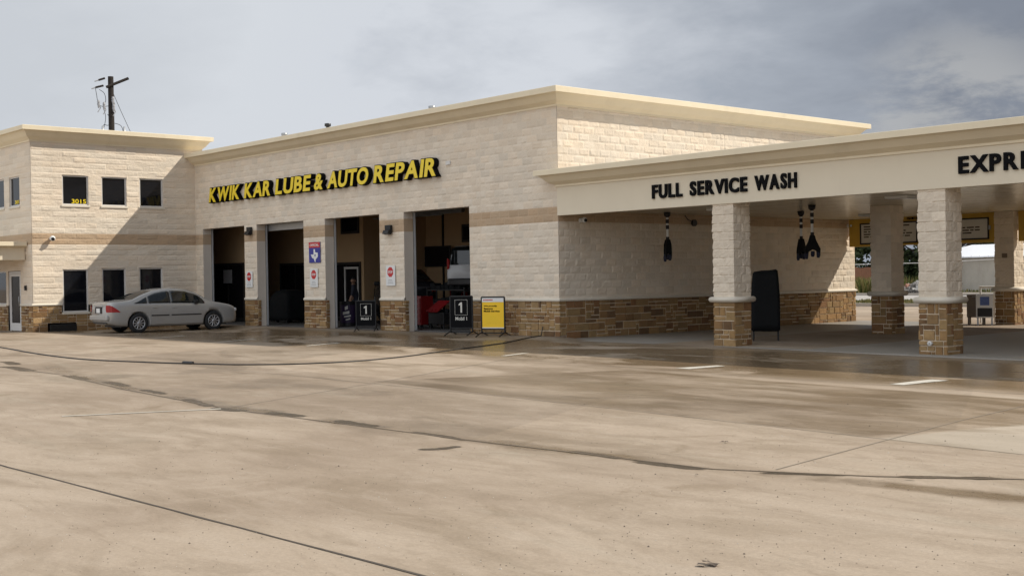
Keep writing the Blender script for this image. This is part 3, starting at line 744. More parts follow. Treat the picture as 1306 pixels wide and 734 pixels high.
for a, b in UP: window(wing, fE, a, b, 4.52, 5.60)
for a, b, c, d in LO: window(wing, fE, a, b, c, d)
for a, b in FW: window(wing, fS, a, b, 4.52, 5.60)
window(wing, fS, -26.6, -23.36, .90, 2.14, (-25.0,))
text_on('house_number', '3015', fE, -4.90, -4.36, 4.58, 4.74, M['yellow'], None, .003, .012)
tag(bpy.data.objects['house_number'], 'yellow number 3015 on the upper window facing the parked silver car', 'house number')
bpy.data.objects['house_number'].matrix_world = Matrix.Translation((-.062, 0, 0))
hn2 = text_on('house_number', '3015', fS, -22.45, -21.85, 4.60, 4.74, M['yellow'], None, .003, .03)
hn2.matrix_world = Matrix.Translation((0, .062, 0)); tag(hn2, 'yellow number on the shaded upper window above the entrance porch', 'house number')
# glazed entrance door
mb = MB(); e = .07
for a, b, c, d in ((-23.13, -23.06, -.08, 2.12), (-21.94, -21.87, -.08, 2.12), (-23.06, -21.94, 2.05, 2.12), (-23.04, -22.94, -.06, 2.04), (-22.06, -21.96, -.06, 2.04), (-22.94, -22.06, -.06, .22), (-22.94, -22.06, 1.94, 2.04)): mb.box(a, b, c, d, -.09, -.03, mat=fS)
dr = mb.build('entrance_door', M['alu'], wing)
mb = MB(); mb.box(-22.94, -22.06, .22, 1.94, -.07, -.055, mat=fS); mb.build('pane', M['doorglass'], dr)
mb = MB(); mb.tube([fS @ Vector(p) for p in ((-22.0, .85, -.03), (-22.0, .85, .03), (-22.0, 1.2, .03), (-22.0, 1.2, -.03))], .014); mb.build('handle', M['steel'], dr)
mb = MB(); mb.rbox(-5.82, -4.83, -.09, .17, -.01, .03, .01, mat=fE)
for k in range(6): mb.box(-5.78, -4.87, -.06+.038*k, -.045+.038*k, .03, .042, mat=fE)
tag(mb.build('wall_vent', M['darkalu']), 'dark rectangular vent grille set low in the stone base of the sunlit wall', 'vent')
# porch
porch = thing('entrance_porch', 'flat roofed cream porch canopy projecting over the office entrance door', 'porch', (-24, -7.5, 0))
mb = MB(); mb.box(-31, -21.30, -8.3, D0-.03, 2.52, 2.98); mb.build('fascia', M['fascia'], porch, bevel=.01)
mb = MB(); mb.box(-31.2, -21.06, -8.55, D0-.035, 3.02, 3.17); mb.box(-31.1, -21.18, -8.42, D0-.033, 2.985, 3.017); mb.build('cap', M['cornice'], porch, bevel=.012)
for x in (-30.3, -26):
    mb = MB(); mb.tube([(x, -8.0, -.08), (x, -8.0, 2.5)], .09, 14); mb.build('post', M['cap'], porch)
mb = MB(); mb.rbox(-21.32, -21.21, 1.42, 1.60, .03, .08, .012, mat=fS); mb.box(-21.30, -21.23, 1.47, 1.56, .08, .088, mat=fS)
tag(mb.build('keypad', M['black']), 'small black keypad on the wall beside the entrance door', 'keypad')

# ------------------------------------------------------------------ wash canopy
CX1 = 22.0; FB, FT = 3.225, 3.985; CEIL = 3.36
can = thing('wash_canopy', 'cream flat roofed car wash canopy on square block pillars with brown stone feet', 'canopy', (11, 7, 0))
mb = MB(); mb.box(.014, CX1, -.05, .16, FB, FT); mb.box(.05, CX1, 13.75, 13.93, FB, FT); mb.box(CX1-.2, CX1+.01, .165, 13.745, FB, FT); mb.build('fascia', M['fascia'], can)
mb = MB(); sweep(mb, cornice_profile(FT, 4.285, 4.425, .45), [(.015, .0), (.015, -.05), (CX1+.01, -.05), (CX1+.01, 13.93), (.06, 13.93)]); mb.build('cornice', M['cornice'], can)
mb = MB(); mb.box(.06, CX1-.1, .0, 13.8, 4.05, 4.25); mb.build('roof', M['roof'], can)
mb = MB(); nP = 24
for k in range(nP):
    x0 = .05+(CX1-.25-.05)*k/nP; x1 = .05+(CX1-.25-.05)*(k+1)/nP; mb.box(x0+.006, x1-.006, .165, 13.745, CEIL, CEIL+.04)
mb.box(.05, CX1-.22, .165, 13.745, CEIL+.02, CEIL+.06)
mb.build('ceiling', M['ceiling'], can)
def pillar(x, y, w_, seed, zg=-.14):
    """square split-face block pillar with a stone foot and bullnose cap"""
    rnd = random.Random(seed); mb = MB(); per = []
    n_ = 12
    for s in range(4):
        for k in range(n_): per.append((s, k/n_))
    zs = []; z = ZS+.02
    cs = [ZS+.02]
    while cs[-1] < FB+.1: cs.append(cs[-1]+.2)
    for c in range(len(cs)-1): zs += [cs[c], cs[c]+.022, cs[c]+.07, cs[c]+.115, cs[c]+.16, cs[c]+.182]
    zs.append(cs[-1])
    def base(s, t_):
        a = -w_/2 + w_*t_
        return [(a, -w_/2), (w_/2, a), (-a, w_/2), (-w_/2, -a)][s]
    nr = [(0, -1), (1, 0), (0, 1), (-1, 0)]
    vs = []; cols = {}; wq = []
    for z in zs:
        c = int((z-cs[0])/.2+1e-6); fz = (z-cs[0])/.2-c
        for s, t_ in per:
            bx, by = base(s, t_); key = (c, s, int(t_*2 + .5*(c % 2)))
            if key not in cols: cols[key] = (rnd.uniform(.004, .013), 1+rnd.uniform(-.09, .07))
            p = Vector((x+bx+seed, y+by, z))
            d = cols[key][0] + .013*mnoise.noise(p*6) + .012*mnoise.noise(p*15)
            d = max(-.006, d)
            if fz < .02: d = -.004
            jt = abs(t_*2+.5*(c % 2)-round(t_*2+.5*(c % 2)))
            if jt < .02 and t_ > .01: d = -.002
            nx, ny = nr[s]
            if t_ == 0: q = nr[s-1]; nx, ny = nx+q[0], ny+q[1]
            vs.append((x+bx+nx*d, y+by+ny*d, z)); wq.append((t_*.8, z-cs[0]+.87, .8))
    n4 = len(per); fs = []; cc = []
    b0 = len(mb.v); mb.v += vs; mb.w = dict(enumerate(wq))
    for i in range(len(zs)-1):
        c = int((zs[i]-cs[0])/.2+1e-6)
        for k in range(n4):
            s, t_ = per[k]; g = cols.get((c, s, int(t_*2+.5*(c % 2))), (0, 1))[1]
            mb.f.append((b0+i*n4+k, b0+i*n4+(k+1) % n4, b0+(i+1)*n4+(k+1) % n4, b0+(i+1)*n4+k)); mb.c.append((g, g*.995, g*.985)); mb.mi.append(0); mb.sm.append(False)
    pl_ = mb.build('pillar', [M['block'], M['block_tan']], can)
    mb = MB(); wb = w_-.0
    for k, (u_, n_2) in enumerate((((1, 0, 0), (0, -1, 0)), ((0, 1, 0), (1, 0, 0)), ((-1, 0, 0), (0, 1, 0)), ((0, -1, 0), (-1, 0, 0)))):
        o_ = Vector((x, y, 0))+Vector(n_2)*(wb/2-.012); ashlar(mb, o_, u_, n_2, -wb/2-.004, wb/2+.004, zg, ZS-.01, seed*7+k, gu=.088, gh=.108)
    mb.build('stone_foot', [M['stone'], M['mortar']], pl_)
    mb = MB(); h = w_/2-.02
    sweep(mb, [(-.2, ZS-.012), (.07, ZS-.012), (.098, ZS+.005), (.112, ZS+.04), (.112, ZS+.065), (.098, ZS+.10), (.07, ZS+.118), (-.2, ZS+.118)], [(x-h, y-h), (x+h, y-h), (x+h, y+h), (x-h, y+h)], True)
    mb.build('pillar_cap', M['cap'], pl_, smooth=True)
    return pl_
PIL = []
for r_, (yy, xx) in enumerate(((.29, (5.585, 10.905, 16.2, 21.5)), (6.93, (5.58, 10.9, 16.2, 21.5)), (13.56, (5.66, 10.9, 16.2, 21.5)))):
    for k, x in enumerate(xx): PIL.append(pillar(x, yy, .60, 3+r_*5+k))
mb = MB(); mb.box(.035, CX1+.4, -.30, 14.3, -.3, -.074); fl = mb.build('canopy_floor', M['floor']); struct(fl)
for v in fl.data.vertices:
    if v.co.z > -.1: v.co.z = -.072 - .05*max(0, min(1, (v.co.x-2)/10))
for k in range(1, 4): strip('joint', [(5.4*k, -.2), (5.4*k, 14.2)], .012, M['jointmid'], .016)
# ceiling lights
for k, (x, y) in enumerate(((2.8, 3.4), (2.8, 10.6), (8.2, 3.4), (8.2, 10.6), (13.5, 3.4), (13.5, 10.6))):
    lt = thing('ceiling_light', 'square pale fixture under the wash canopy ceiling', 'light', (x, y, CEIL), 0, 'flush ceiling fixtures under the canopy')
    mb = MB(); mb.rbox(x-.3, x+.3, y-.3, y+.3, CEIL-.06, CEIL-.002, .012); mb.build('housing', M['white'], lt)
    mb = MB(); mb.rbox(x-.24, x+.24, y-.24, y+.24, CEIL-.075, CEIL-.061, .005); mb.build('diffuser', M['lampclear'], lt)

# menu boards hung across the rear of the canopy
def menu_board(x0, x1, label, head, hx0, hx1, px0, px1, pz0, pz1, seed):
    y = 13.44; t_ = thing('menu_board', label, 'menu board', ((x0+x1)/2, y, 2.5), 0, 'menu boards across the rear of the canopy')
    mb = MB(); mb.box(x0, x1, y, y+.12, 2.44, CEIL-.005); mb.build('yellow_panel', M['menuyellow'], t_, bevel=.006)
    fr = frame((0, y, 0), (1, 0, 0)); mb = MB(); e = .045
    mb.box(px0-e, px1+e, pz0-e, pz0, .002, .03, mat=fr); mb.box(px0-e, px1+e, pz1, pz1+e, .002, .03, mat=fr); mb.box(px0-e, px0, pz0, pz1, .002, .03, mat=fr); mb.box(px1, px1+e, pz0, pz1, .002, .03, mat=fr)
    mb.build('frame', M['black'], t_)
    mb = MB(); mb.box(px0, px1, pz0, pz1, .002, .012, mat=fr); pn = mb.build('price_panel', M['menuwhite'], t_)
    rnd = random.Random(seed); mb = MB(); z = pz1-.10
    while z > pz0+.10:
        x = px0+.10
        while x < px1-.35 and rnd.random() < .93:
            l = rnd.uniform(.08, .30); mb.box(x, min(x+l, px1-.15), z, z+.042, .013, .015, mat=fr); x += l+.04
        z -= .085
    mb.build('price_lines', M['darkprint'], pn)
    if head: text_on('heading', head, fr, hx0, hx1, 3.265, 3.335, M['letter'], t_, .006, .04)
    mb = MB(); mb.rbox(px1+.05, px1+.11, pz0+.25, pz0+.38, .02, .06, .006, mat=fr); mb.build('latch', M['steel'], t_)
    return t_
menu_board(.10, 4.02, 'yellow menu board next to the block wall with white price panel', 'SERVICE', 2.28, 3.55, .58, 2.62, 2.55, 3.17, 1)
menu_board(4.08, 5.30, 'yellow menu board with short white panel beside the tan rear pillar', None, 0, 0, 4.12, 5.05, 2.58, 3.17, 2)
menu_board(6.02, 10.5, 'yellow menu board to the far side of the tan rear pillar', None, 0, 0, 6.3, 9.9, 2.55, 3.19, 3)
mb = MB(); mb.rbox(5.60, 5.76, 13.22, 13.252, 1.95, 2.08, .008); tag(mb.build('wall_plate', M['brownbox']), 'small brown plate fixed high on the tan rear pillar', 'plate')
# hose bib on the second pillar
mb = MB(); mb.tube([(10.885, -.03, .13), (10.885, -.10, .13)], .028, 10); mb.lathe([(.012, 0), (.05, .0), (.05, .03), (.012, .03)], 14, Matrix.Translation((10.885, -.10, .13)) @ Matrix.Rotation(radians(90), 4, 'X'))
tag(mb.build('hose_bib', M['alu']), 'small pale tap low on the stone foot of the second front pillar', 'tap')
# hanging vacuum arms
def drop_arm(x, y, zb, label, yaw_, wide):
    t_ = thing('vacuum_arm', label, 'vacuum hose', (x, y, CEIL), 0, 'striped vacuum arms hanging from the canopy')
    mb = MB(); mb.lathe([(.02, CEIL-.003), (.10, CEIL-.003), (.09, CEIL-.10), (.045, CEIL-.14), (.03, CEIL-.16)], 14, Matrix.Translation((x, y, 0))); mb.build('ceiling_mount', M['black'], t_)
    zp = zb+.62; zt = CEIL-.14
    mb = MB(); mb.tube([(x, y, zp-.05), (x, y, zt)], .036, 12); pp = mb.build('pole', M['white'], t_)
    for z in (zt-.12, zp+(zt-zp)*.55, zp+.02):
        mb = MB(); mb.tube([(x, y, z-.055), (x, y, z+.055)], .047, 12); mb.build('pole_sleeve', M['black'], pp)
    c, s = cos(yaw_), sin(yaw_); mb = MB()
    R_ = Matrix.Translation((x, y, 0)) @ Matrix.Rotation(yaw_, 4, 'Z')
    poly = [(-.05, zp), (.05, zp), (.09, zp-.14), (wide, zp-.36), (wide*.95, zb+.14), (wide*.45, zb+.22), (0, zb+.25), (-wide*.45, zb+.20), (-wide*.95, zb+.13), (-wide, zp-.36), (-.09, zp-.14)]
    mb.prism(poly, .13, R_ @ Matrix.Translation((0, -.065, 0))); mb.build('holder', M['blackmatt'], t_, bevel=.02)
    for q, k in ((-.72, 1.0), (.75, .75), (.05, .5)):
        mb = MB(); mb.tube([R_ @ Vector(p) for p in ((wide*q, 0, zb+.20), (wide*q*1.08, .02, zb+.10), (wide*q*1.02, .03, zb+.12-.12*k))], [.05, .052, .034], 10); mb.build('nozzle', M['brush'], t_)
drop_arm(.76, 3.5, 1.97, 'striped vacuum arm hanging alone before the shaded side wall', radians(70), .10)
drop_arm(2.76, 7.0, 1.95, 'slimmer of two striped vacuum arms hanging beside each other', radians(75), .13)
drop_arm(4.89, 4.5, 1.95, 'striped vacuum arm with broad black forked holder hanging beside its slimmer twin', YAW, .20)
# covered machine beside the first pillar
cvm = thing('covered_machine', 'tall black covered machine on thin legs beside the first pillar', 'machine', (5.02, 2.3, -.08), radians(38))
R_ = Matrix.Translation((5.02, 2.3, 0)) @ Matrix.Rotation(radians(38), 4, 'Z'); bm = bmesh.new(); bmesh.ops.create_cube(bm, size=1)
bmesh.ops.subdivide_edges(bm, edges=bm.edges[:], cuts=7, use_grid_fill=True)
for v in bm.verts:
    f_ = v.co.z+.5; z = .16+f_*1.50; k = 1.0-.14*max(0, (f_-.55)/.45)**1.4
    v.co = Vector((v.co.x*.70*k, v.co.y*.46*k, z+.05*v.co.x*f_)); v.co += v.co.normalized()*.018*mnoise.noise(v.co*5)
bmesh.ops.bevel(bm, geom=[e for e in bm.edges if e.calc_face_angle(0) > 1.0], offset=.025, segments=2, affect='EDGES')
mb = MB(); mb.from_bm(bm, R_, sm=True); mb.build('cover', M['blackmatt'], cvm)
for a, b in ((-.3, -.18), (.3, -.18), (.3, .18), (-.3, .18)):
    mb = MB(); mb.tube([R_ @ Vector((a, b, -.085)), R_ @ Vector((a, b, .2))], .018, 8); mb.build('leg', M['black'], cvm)
# newspaper boxes at the rear
def paper_box(x, y, wd, label, body, white, rot):
    t_ = thing('newspaper_box', label, 'newspaper box', (x, y, -.08), rot); R_ = Matrix.Translation((x, y, -.08)) @ Matrix.Rotation(rot, 4, 'Z')
    mb = MB(); mb.rbox(-wd/2, wd/2, -.2, .2, .22, .92, .02, mat=R_); mb.build('cabinet', body, t_)
    for a in (-1, 1):
        for b in (-1, 1):
            mb = MB(); mb.box(a*(wd/2-.05)-.025, a*(wd/2-.05)+.025, b*.16-.025, b*.16+.025, 0, .225, mat=R_); mb.build('leg', M['steel'] if white else M['brownbox'], t_)
    mb = MB()
    if white:
        mb.box(-wd/2+.04, wd/2-.04, -.212, -.203, .26, .52, mat=R_); mb.build('coin_panel', M['black'], t_)
        mb = MB(); mb.box(-wd*.26, wd*.26, -.215, -.203, .60, .86, mat=R_); mb.build('display_card', M['screen'], t_)
    else:
        mb.box(-wd/2+.05, wd/2-.05, -.212, -.203, .45, .84, mat=R_); mb.build('door', M['brownbox'], t_)
        mb = MB(); mb.tube([R_ @ Vector((-.1, -.23, .86)), R_ @ Vector((.1, -.23, .86))], .012, 8); mb.build('handle', M['steel'], t_)
paper_box(4.80, 13.15, .52, 'brown newspaper box on legs with dark door', M['brownbox'], False, radians(20))
paper_box(5.22, 12.86, .50, 'white newspaper box with blue cover card and black lower panel', M['white'], True, radians(28))
fr_ = thing('white_rack', 'empty white tube rack standing behind the brown newspaper box', 'rack', (4.6, 14.2, -.08)); mb = MB()
for x in (4.38, 4.84): mb.tube([(x, 14.2, -.08), (x, 14.2, 1.05)], .03, 8)
mb.build('upright', M['white'], fr_)
mb = MB(); mb.tube([(4.35, 14.2, 1.05), (4.87, 14.2, 1.05)], .035, 8); mb.tube([(4.38, 14.2, .55), (4.84, 14.2, .55)], .02, 8); mb.build('crossbar', M['white'], fr_)

# ------------------------------------------------------------------ lettering
def letter_row(root, words, z0, z1, back, depth, offset, shear, facem=None, bodym=None, outline=0.0, gap=.13):
    """each letter its own extruded part, spaced by its own width; words = [(text, x0, x1)]"""
    hb = yr(text_mesh('H', 0, offset, 0)); kz = (z1-z0)/(hb[1]-hb[0])
    for wd, X0, X1 in words:
        bx = [xr(text_mesh(ch, 0, offset, 0)) for ch in wd]; tot = 0; pos = []
        for i, ch in enumerate(wd):
            g = 0 if i == 0 else gap
            if i and (ch+wd[i-1] in ('AK', 'AW', 'WA', 'RA', 'AU', 'UA', 'TU', 'OT', 'AP', 'PA', 'VR', 'IV', 'XE', 'PX')): g = gap*.45
            pos.append(tot+g); tot += g+bx[i][1]-bx[i][0]
        k = (X1-X0)/tot
        for i, ch in enumerate(wd):
            def place(me, yo, dep):
                for v in me.vertices:
                    x = (v.co.x-bx[i][0]+pos[i])*k; z = (v.co.y-hb[0])*kz
                    v.co = Vector((X0+x+z*shear, yo-v.co.z*dep, z0+z))
            body = text_mesh(ch, .5, offset+outline, 0); place(body, back-depth/2-.002, depth); body.materials.clear(); body.materials.append(bodym)
            lt = obj('letter', body, root)
            if facem:
                fc = text_mesh(ch, .5, offset, 0); place(fc, back-depth-.008, .010); fc.materials.clear(); fc.materials.append(facem); obj('face', fc, lt)
cs_ = thing('channel_letter_sign', 'yellow and black slanted channel letters reading the shop name above the bays', 'sign', (-12.2, -.1, 4.9))
letter_row(cs_, [('KWIK', -19.2, -16.86), ('KAR', -16.5, -14.64), ('LUBE', -14.3, -12.02), ('&', -11.77, -11.22), ('AUTO', -10.95, -8.60), ('REPAIR', -8.28, -5.06)], 4.65, 5.19, -.02, .16, .034, .20, M['yellow'], M['letter'], .034, .085)
mb = MB(); mb.box(-4.75, -4.55, -.05, -.005, 4.95, 5.06); mb.build('junction_box', M['alu'], cs_)
fs1 = thing('fascia_lettering', 'black letters spelling FULL SERVICE WASH on the canopy fascia', 'sign', (5.5, -.06, 3.6))
letter_row(fs1, [('FULL', 3.45, 4.41), ('SERVICE', 4.66, 6.35), ('WASH', 6.57, 7.71)], 3.465, 3.805, -.05, .05, .034, 0, None, M['letter'])
fs2 = thing('fascia_lettering', 'black letters beginning EXPRE on the canopy fascia cut by the frame', 'sign', (12.5, -.06, 3.6))
letter_row(fs2, [('EXPRESS', 11.54, 13.55)], 3.48, 3.82, -.05, .05, .034, 0, None, M['letter'])

# ------------------------------------------------------------------ things on the walls
def wall_light(x, z, label):
    t_ = thing('wall_light', label, 'wall light', (x, 0, z), 0, 'black floodlights on the bay piers'); fr = frame((x, 0, z), (1, 0, 0))
    mb = MB(); mb.rbox(-.15, .15, -.02, .14, .03, .12, .02, mat=fr)
    mb.prism([(0, 0), (.12, -.02), (.17, -.13), (.04, -.16), (0, -.11)], .30, fr @ Matrix(((0, 1, 0, -.15), (0, 0, 1, 0), (1, 0, 0, .05), (0, 0, 0, 1)))); mb.build('housing', M['black'], t_)
    mb = MB(); mb.mesh([fr @ Vector(p) for p in ((-.13, -.155, .10), (.13, -.155, .10), (.13, -.125, .232), (-.13, -.125, .232))], [(0, 1, 2, 3)]); mb.build('lens', M['lampclear'], t_)
wall_light(-16.36, 3.46, 'black floodlight above the stop placard on the pier nearest the car')
wall_light(-7.66, 3.16, 'black floodlight on the pier between the two bays nearest the yellow sign')
def placard(x, z0, z1, label):
    t_ = thing('notice_board', label, 'sign', (x, 0, z0), 0, 'white placards with a red disc on the bay piers'); fr = frame((x, 0, 0), (1, 0, 0))
    mb = MB(); mb.rbox(-.24, .24, z0, z1, .028, .05, .006, mat=fr); mb.build('board', M['white'], t_)
    mb = MB(); c = z1-.20; n_ = 8; ring = [(.165*cos(pi/8+2*pi*k/n_), c+.165*sin(pi/8+2*pi*k/n_)) for k in range(n_)]
    mb.face([fr @ Vector((a, b, .053)) for a, b in ring]); d_ = mb.build('red_disc', M['red'], t_)
    text_on('wording', 'STOP', fr @ Matrix.Translation((0, 0, .054)), -.12, .12, c-.04, c+.04, M['white'], d_, .001, .03)
    mb = MB()
    for k in range(3): mb.box(-.15+.02*k, .15-.03*k, z0+.07+.055*k, z0+.09+.055*k, .051, .054, mat=fr)
    mb.build('small_print', M['grey'], t_)
placard(-16.48, 1.40, 1.99, 'white placard with red disc on the pier nearest the parked car')
placard(-12.08, 1.38, 2.01, 'white placard with red disc under the blue and white state sign')
placard(-7.63, 1.40, 2.03, 'white placard with red disc on the pier beside the bay with the white SUV')
st = thing('state_sign', 'blue sign with white state outline and red banner on a pier', 'sign', (-12.02, 0, 2.2)); fr = frame((-12.02, 0, 0), (1, 0, 0))
mb = MB(); mb.rbox(-.35, .35, 2.21, 2.91, .026, .045, .005, mat=fr); mb.build('blue_panel', M['blue'], st)
mb = MB(); mb.box(-.345, .345, 2.72, 2.905, .0455, .048, mat=fr); bn = mb.build('banner', M['red'], st)
text_on('wording', 'OFFICIAL', fr @ Matrix.Translation((0, 0, .0485)), -.28, .28, 2.77, 2.85, M['white'], bn, .001, .02)
TX = [(-.05, .24), (.05, .24), (.05, .12), (.13, .10), (.22, .09), (.235, -.04), (.21, -.10), (.12, -.16), (.07, -.22), (.085, -.31), (.02, -.28), (-.03, -.19), (-.08, -.13), (-.12, -.15), (-.16, -.10), (-.245, .02), (-.05, .02)]
mb = MB(); mb.face([fr @ Vector((a*.95, 2.475+b*.80, .049)) for a, b in TX]); so_ = mb.build('state_outline', M['white'], st)
mb = MB(); n_ = 10; mb.face([fr @ Vector((.045+(.055 if k % 2 == 0 else .024)*sin(pi*k/5), 2.46+(.055 if k % 2 == 0 else .024)*cos(pi*k/5), .0515)) for k in range(10)]); mb.build('star', M['blue'], so_)
def camera_unit(o, out, label, r=.07):
    o = Vector(o); n_ = Vector(out).normalized(); t_ = thing('security_camera', label, 'camera', tuple(o))
    mb = MB(); mb.tube([o, o+n_*.10], .06, 12); mb.tube([o+n_*.10, o+n_*.13], .03, 8); mb.build('mount', M['white'], t_)
    d = (n_+Vector((0, -.25, -.25))).normalized(); c = o+n_*.17
    mb = MB(); mb.sphere(c, r, 8); mb.build('housing', M['white'], t_)
    mb = MB(); mb.tube([c+d*r*.75, c+d*r*1.08], r*.62, 12); mb.build('lens', M['black'], t_)
camera_unit((XL+.01, -5.72, 3.28), (1, 0, 0), 'white ball camera on the sunlit wall under the 3015 window', .10)
camera_unit((.01, .80, 3.12), (1, 0, 0), 'white ball camera high in the canopy corner near the garage front', .075)
camera_unit((.01, 13.50, 3.16), (1, 0, 0), 'white ball camera at the rear end of the shaded wall by the menu board', .075)
mb = MB(); n_ = Vector((1, 0, 0)); mb.tube([(.0, 5.5, 3.12), (.08, 5.5, 3.12)], .10, 16); mb.tube([(.06, 5.42, 3.15), (.05, 5.2, 3.22), (.03, 5.1, 3.34)], .012)
tag(mb.build('wall_spotlight', M['darkalu']), 'round dark fitting with cable on the shaded wall under the canopy', 'spotlight')
for k, (x, z, h, lb) in enumerate(((-15.75, 6.05, 1.50, 'short dark pipe vent above the roof edge midway over the letters'), (-18.9, 6.05, 1.45, 'pale pipe vent above the roof edge nearest the office wing'), (-9.3, 6.05, 1.42, 'pipe vent above the roof edge nearest the front corner'))):
    mb = MB(); mb.tube([(x, 3, z), (x, 3, z+h-.12)], .07, 10); mb.lathe([(.01, z+h), (.12, z+h-.02), (.12, z+h-.12), (.07, z+h-.13)], 12, Matrix.Translation((x, 3, 0))); tag(mb.build('roof_vent', M['steel' if k != 0 else 'darkalu']), lb, 'vent', 'pipe vents on the garage roof')

# ------------------------------------------------------------------ sandwich signs
def swing_sign(name_label, x, y, normal, wd, z0, z1, zg, kind):
    n_ = Vector((normal[0], normal[1], 0)).normalized(); rt = Vector((-n_.y, n_.x, 0))
    t_ = thing('pavement_sign', name_label, 'sign', (x, y, zg)); fr = frame((x, y, 0), rt)
    mb = MB(); e = .022
    for s in (-1, 1): mb.tube([fr @ Vector((s*(wd/2), zg+.09, 0)), fr @ Vector((s*wd/2, z1, 0))], .022, 8)
    mb.tube([fr @ Vector((-wd/2, z1, 0)), fr @ Vector((wd/2, z1, 0))], .022, 8); mb.tube([fr @ Vector((-wd/2, z0, 0)), fr @ Vector((wd/2, z0, 0))], .018, 8); mb.tube([fr @ Vector((-wd/2, zg+.10, 0)), fr @ Vector((wd/2, zg+.10, 0))], .016, 8)
    mb.build('frame', M['black'], t_)
    for s in (-1, 1):
        mb = MB(); mb.tube([fr @ Vector((s*wd/2, zg+.015, .40)), fr @ Vector((s*wd/2, zg+.11, .05)), fr @ Vector((s*wd/2, zg+.11, -.05)), fr @ Vector((s*wd/2, zg+.015, -.40))], .017, 8); mb.build('foot', M['black'], t_)
    a, b, c, d = -wd/2+.022, wd/2-.022, z0+.02, z1-.02; h = d-c
    if kind == 'black':
        mb = MB(); mb.box(a, b, c, d, -.012, .012, mat=fr); pn = mb.build('panel', M['letter'], t_)
        f2 = fr @ Matrix.Translation((0, 0, .014)); q = .17*wd/.6; zc = c+h*.66; mb = MB(); lw = .006
        for (p0, p1, p2, p3) in ((-q, q, zc-q*1.1, zc-q*1.1+lw), (-q, q, zc+q*1.1-lw, zc+q*1.1), (-q, -q+lw, zc-q*1.1+lw, zc+q*1.1-lw), (q-lw, q, zc-q*1.1+lw, zc+q*1.1-lw)): mb.box(p0, p1, p2, p3, 0, .003, mat=f2)
        mb.build('emblem_border', M['menuwhite'], pn)
        mb = MB(); mb.prism([(q*x_*.8-.05*q, zc+q*.74*z_) for x_, z_ in ((-.06, -1), (.26, -1), (.26, 1), (.04, 1), (-.40, .66), (-.40, .36), (-.06, .52))], -.003, f2 @ Matrix(((1, 0, 0, 0), (0, 0, 1, 0), (0, -1, 0, 0), (0, 0, 0, 1)))); mb.build('numeral', M['menuwhite'], pn)
        text_on('wording', 'Mobil 1', f2, -q*.92, q*.92, zc-q*1.85, zc-q*1.35, M['menuwhite'], pn, .002, .02)
    else:
        mb = MB(); mb.box(a, b, c, d, -.012, .012, mat=fr); pn = mb.build('panel', M['signyellow'], t_)
        f2 = fr @ Matrix.Translation((0, 0, .014)); mb = MB(); mb.box(a, b, d-h*.135, d, 0, .003, mat=f2); mb.box(a, b, c, c+h*.03, 0, .003, mat=f2); hd = mb.build('header_strip', M['white'], pn)
        mb = MB(); x_ = a+.04
        for k in range(7): mb.box(x_, x_+.034, d-h*.085, d-h*.05, .003, .005, mat=f2); x_ += .042
        mb.build('header_line', M['red'], hd)
        for k, (tx, xe) in enumerate((('We proudly', .62), ('feature', .42), ('Mobil Service', .74))):
            z = d-h*(.27+.082*k); text_on('wording', tx, f2, a+.05, a+.05+(b-a)*xe, z-h*.028, z+h*.030, M['letter'], pn, .002, .03)
        mb = MB()
        for k in range(4): mb.box(a+.06+.02*(k % 2), b-.07-.05*k, c+h*(.18+.07*k), c+h*(.18+.07*k)+.012, 0, .002, mat=f2)
        mb.build('small_print', M['yellow'], pn)
swing_sign('black swing sign with white 1 standing beside the yellow sign', -3.42, -.62, (.42, -.9), .70, .18, 1.08, -.03, 'black')
swing_sign('yellow swing sign with white header standing before the stone base', -2.05, -.60, (.42, -.9), .70, .18, 1.06, -.03, 'yellow')
swing_sign('black swing sign with white 1 standing at the pier beside the oil drum', -8.42, -.45, (.75, -.75), .62, .14, .93, -.03, 'black')

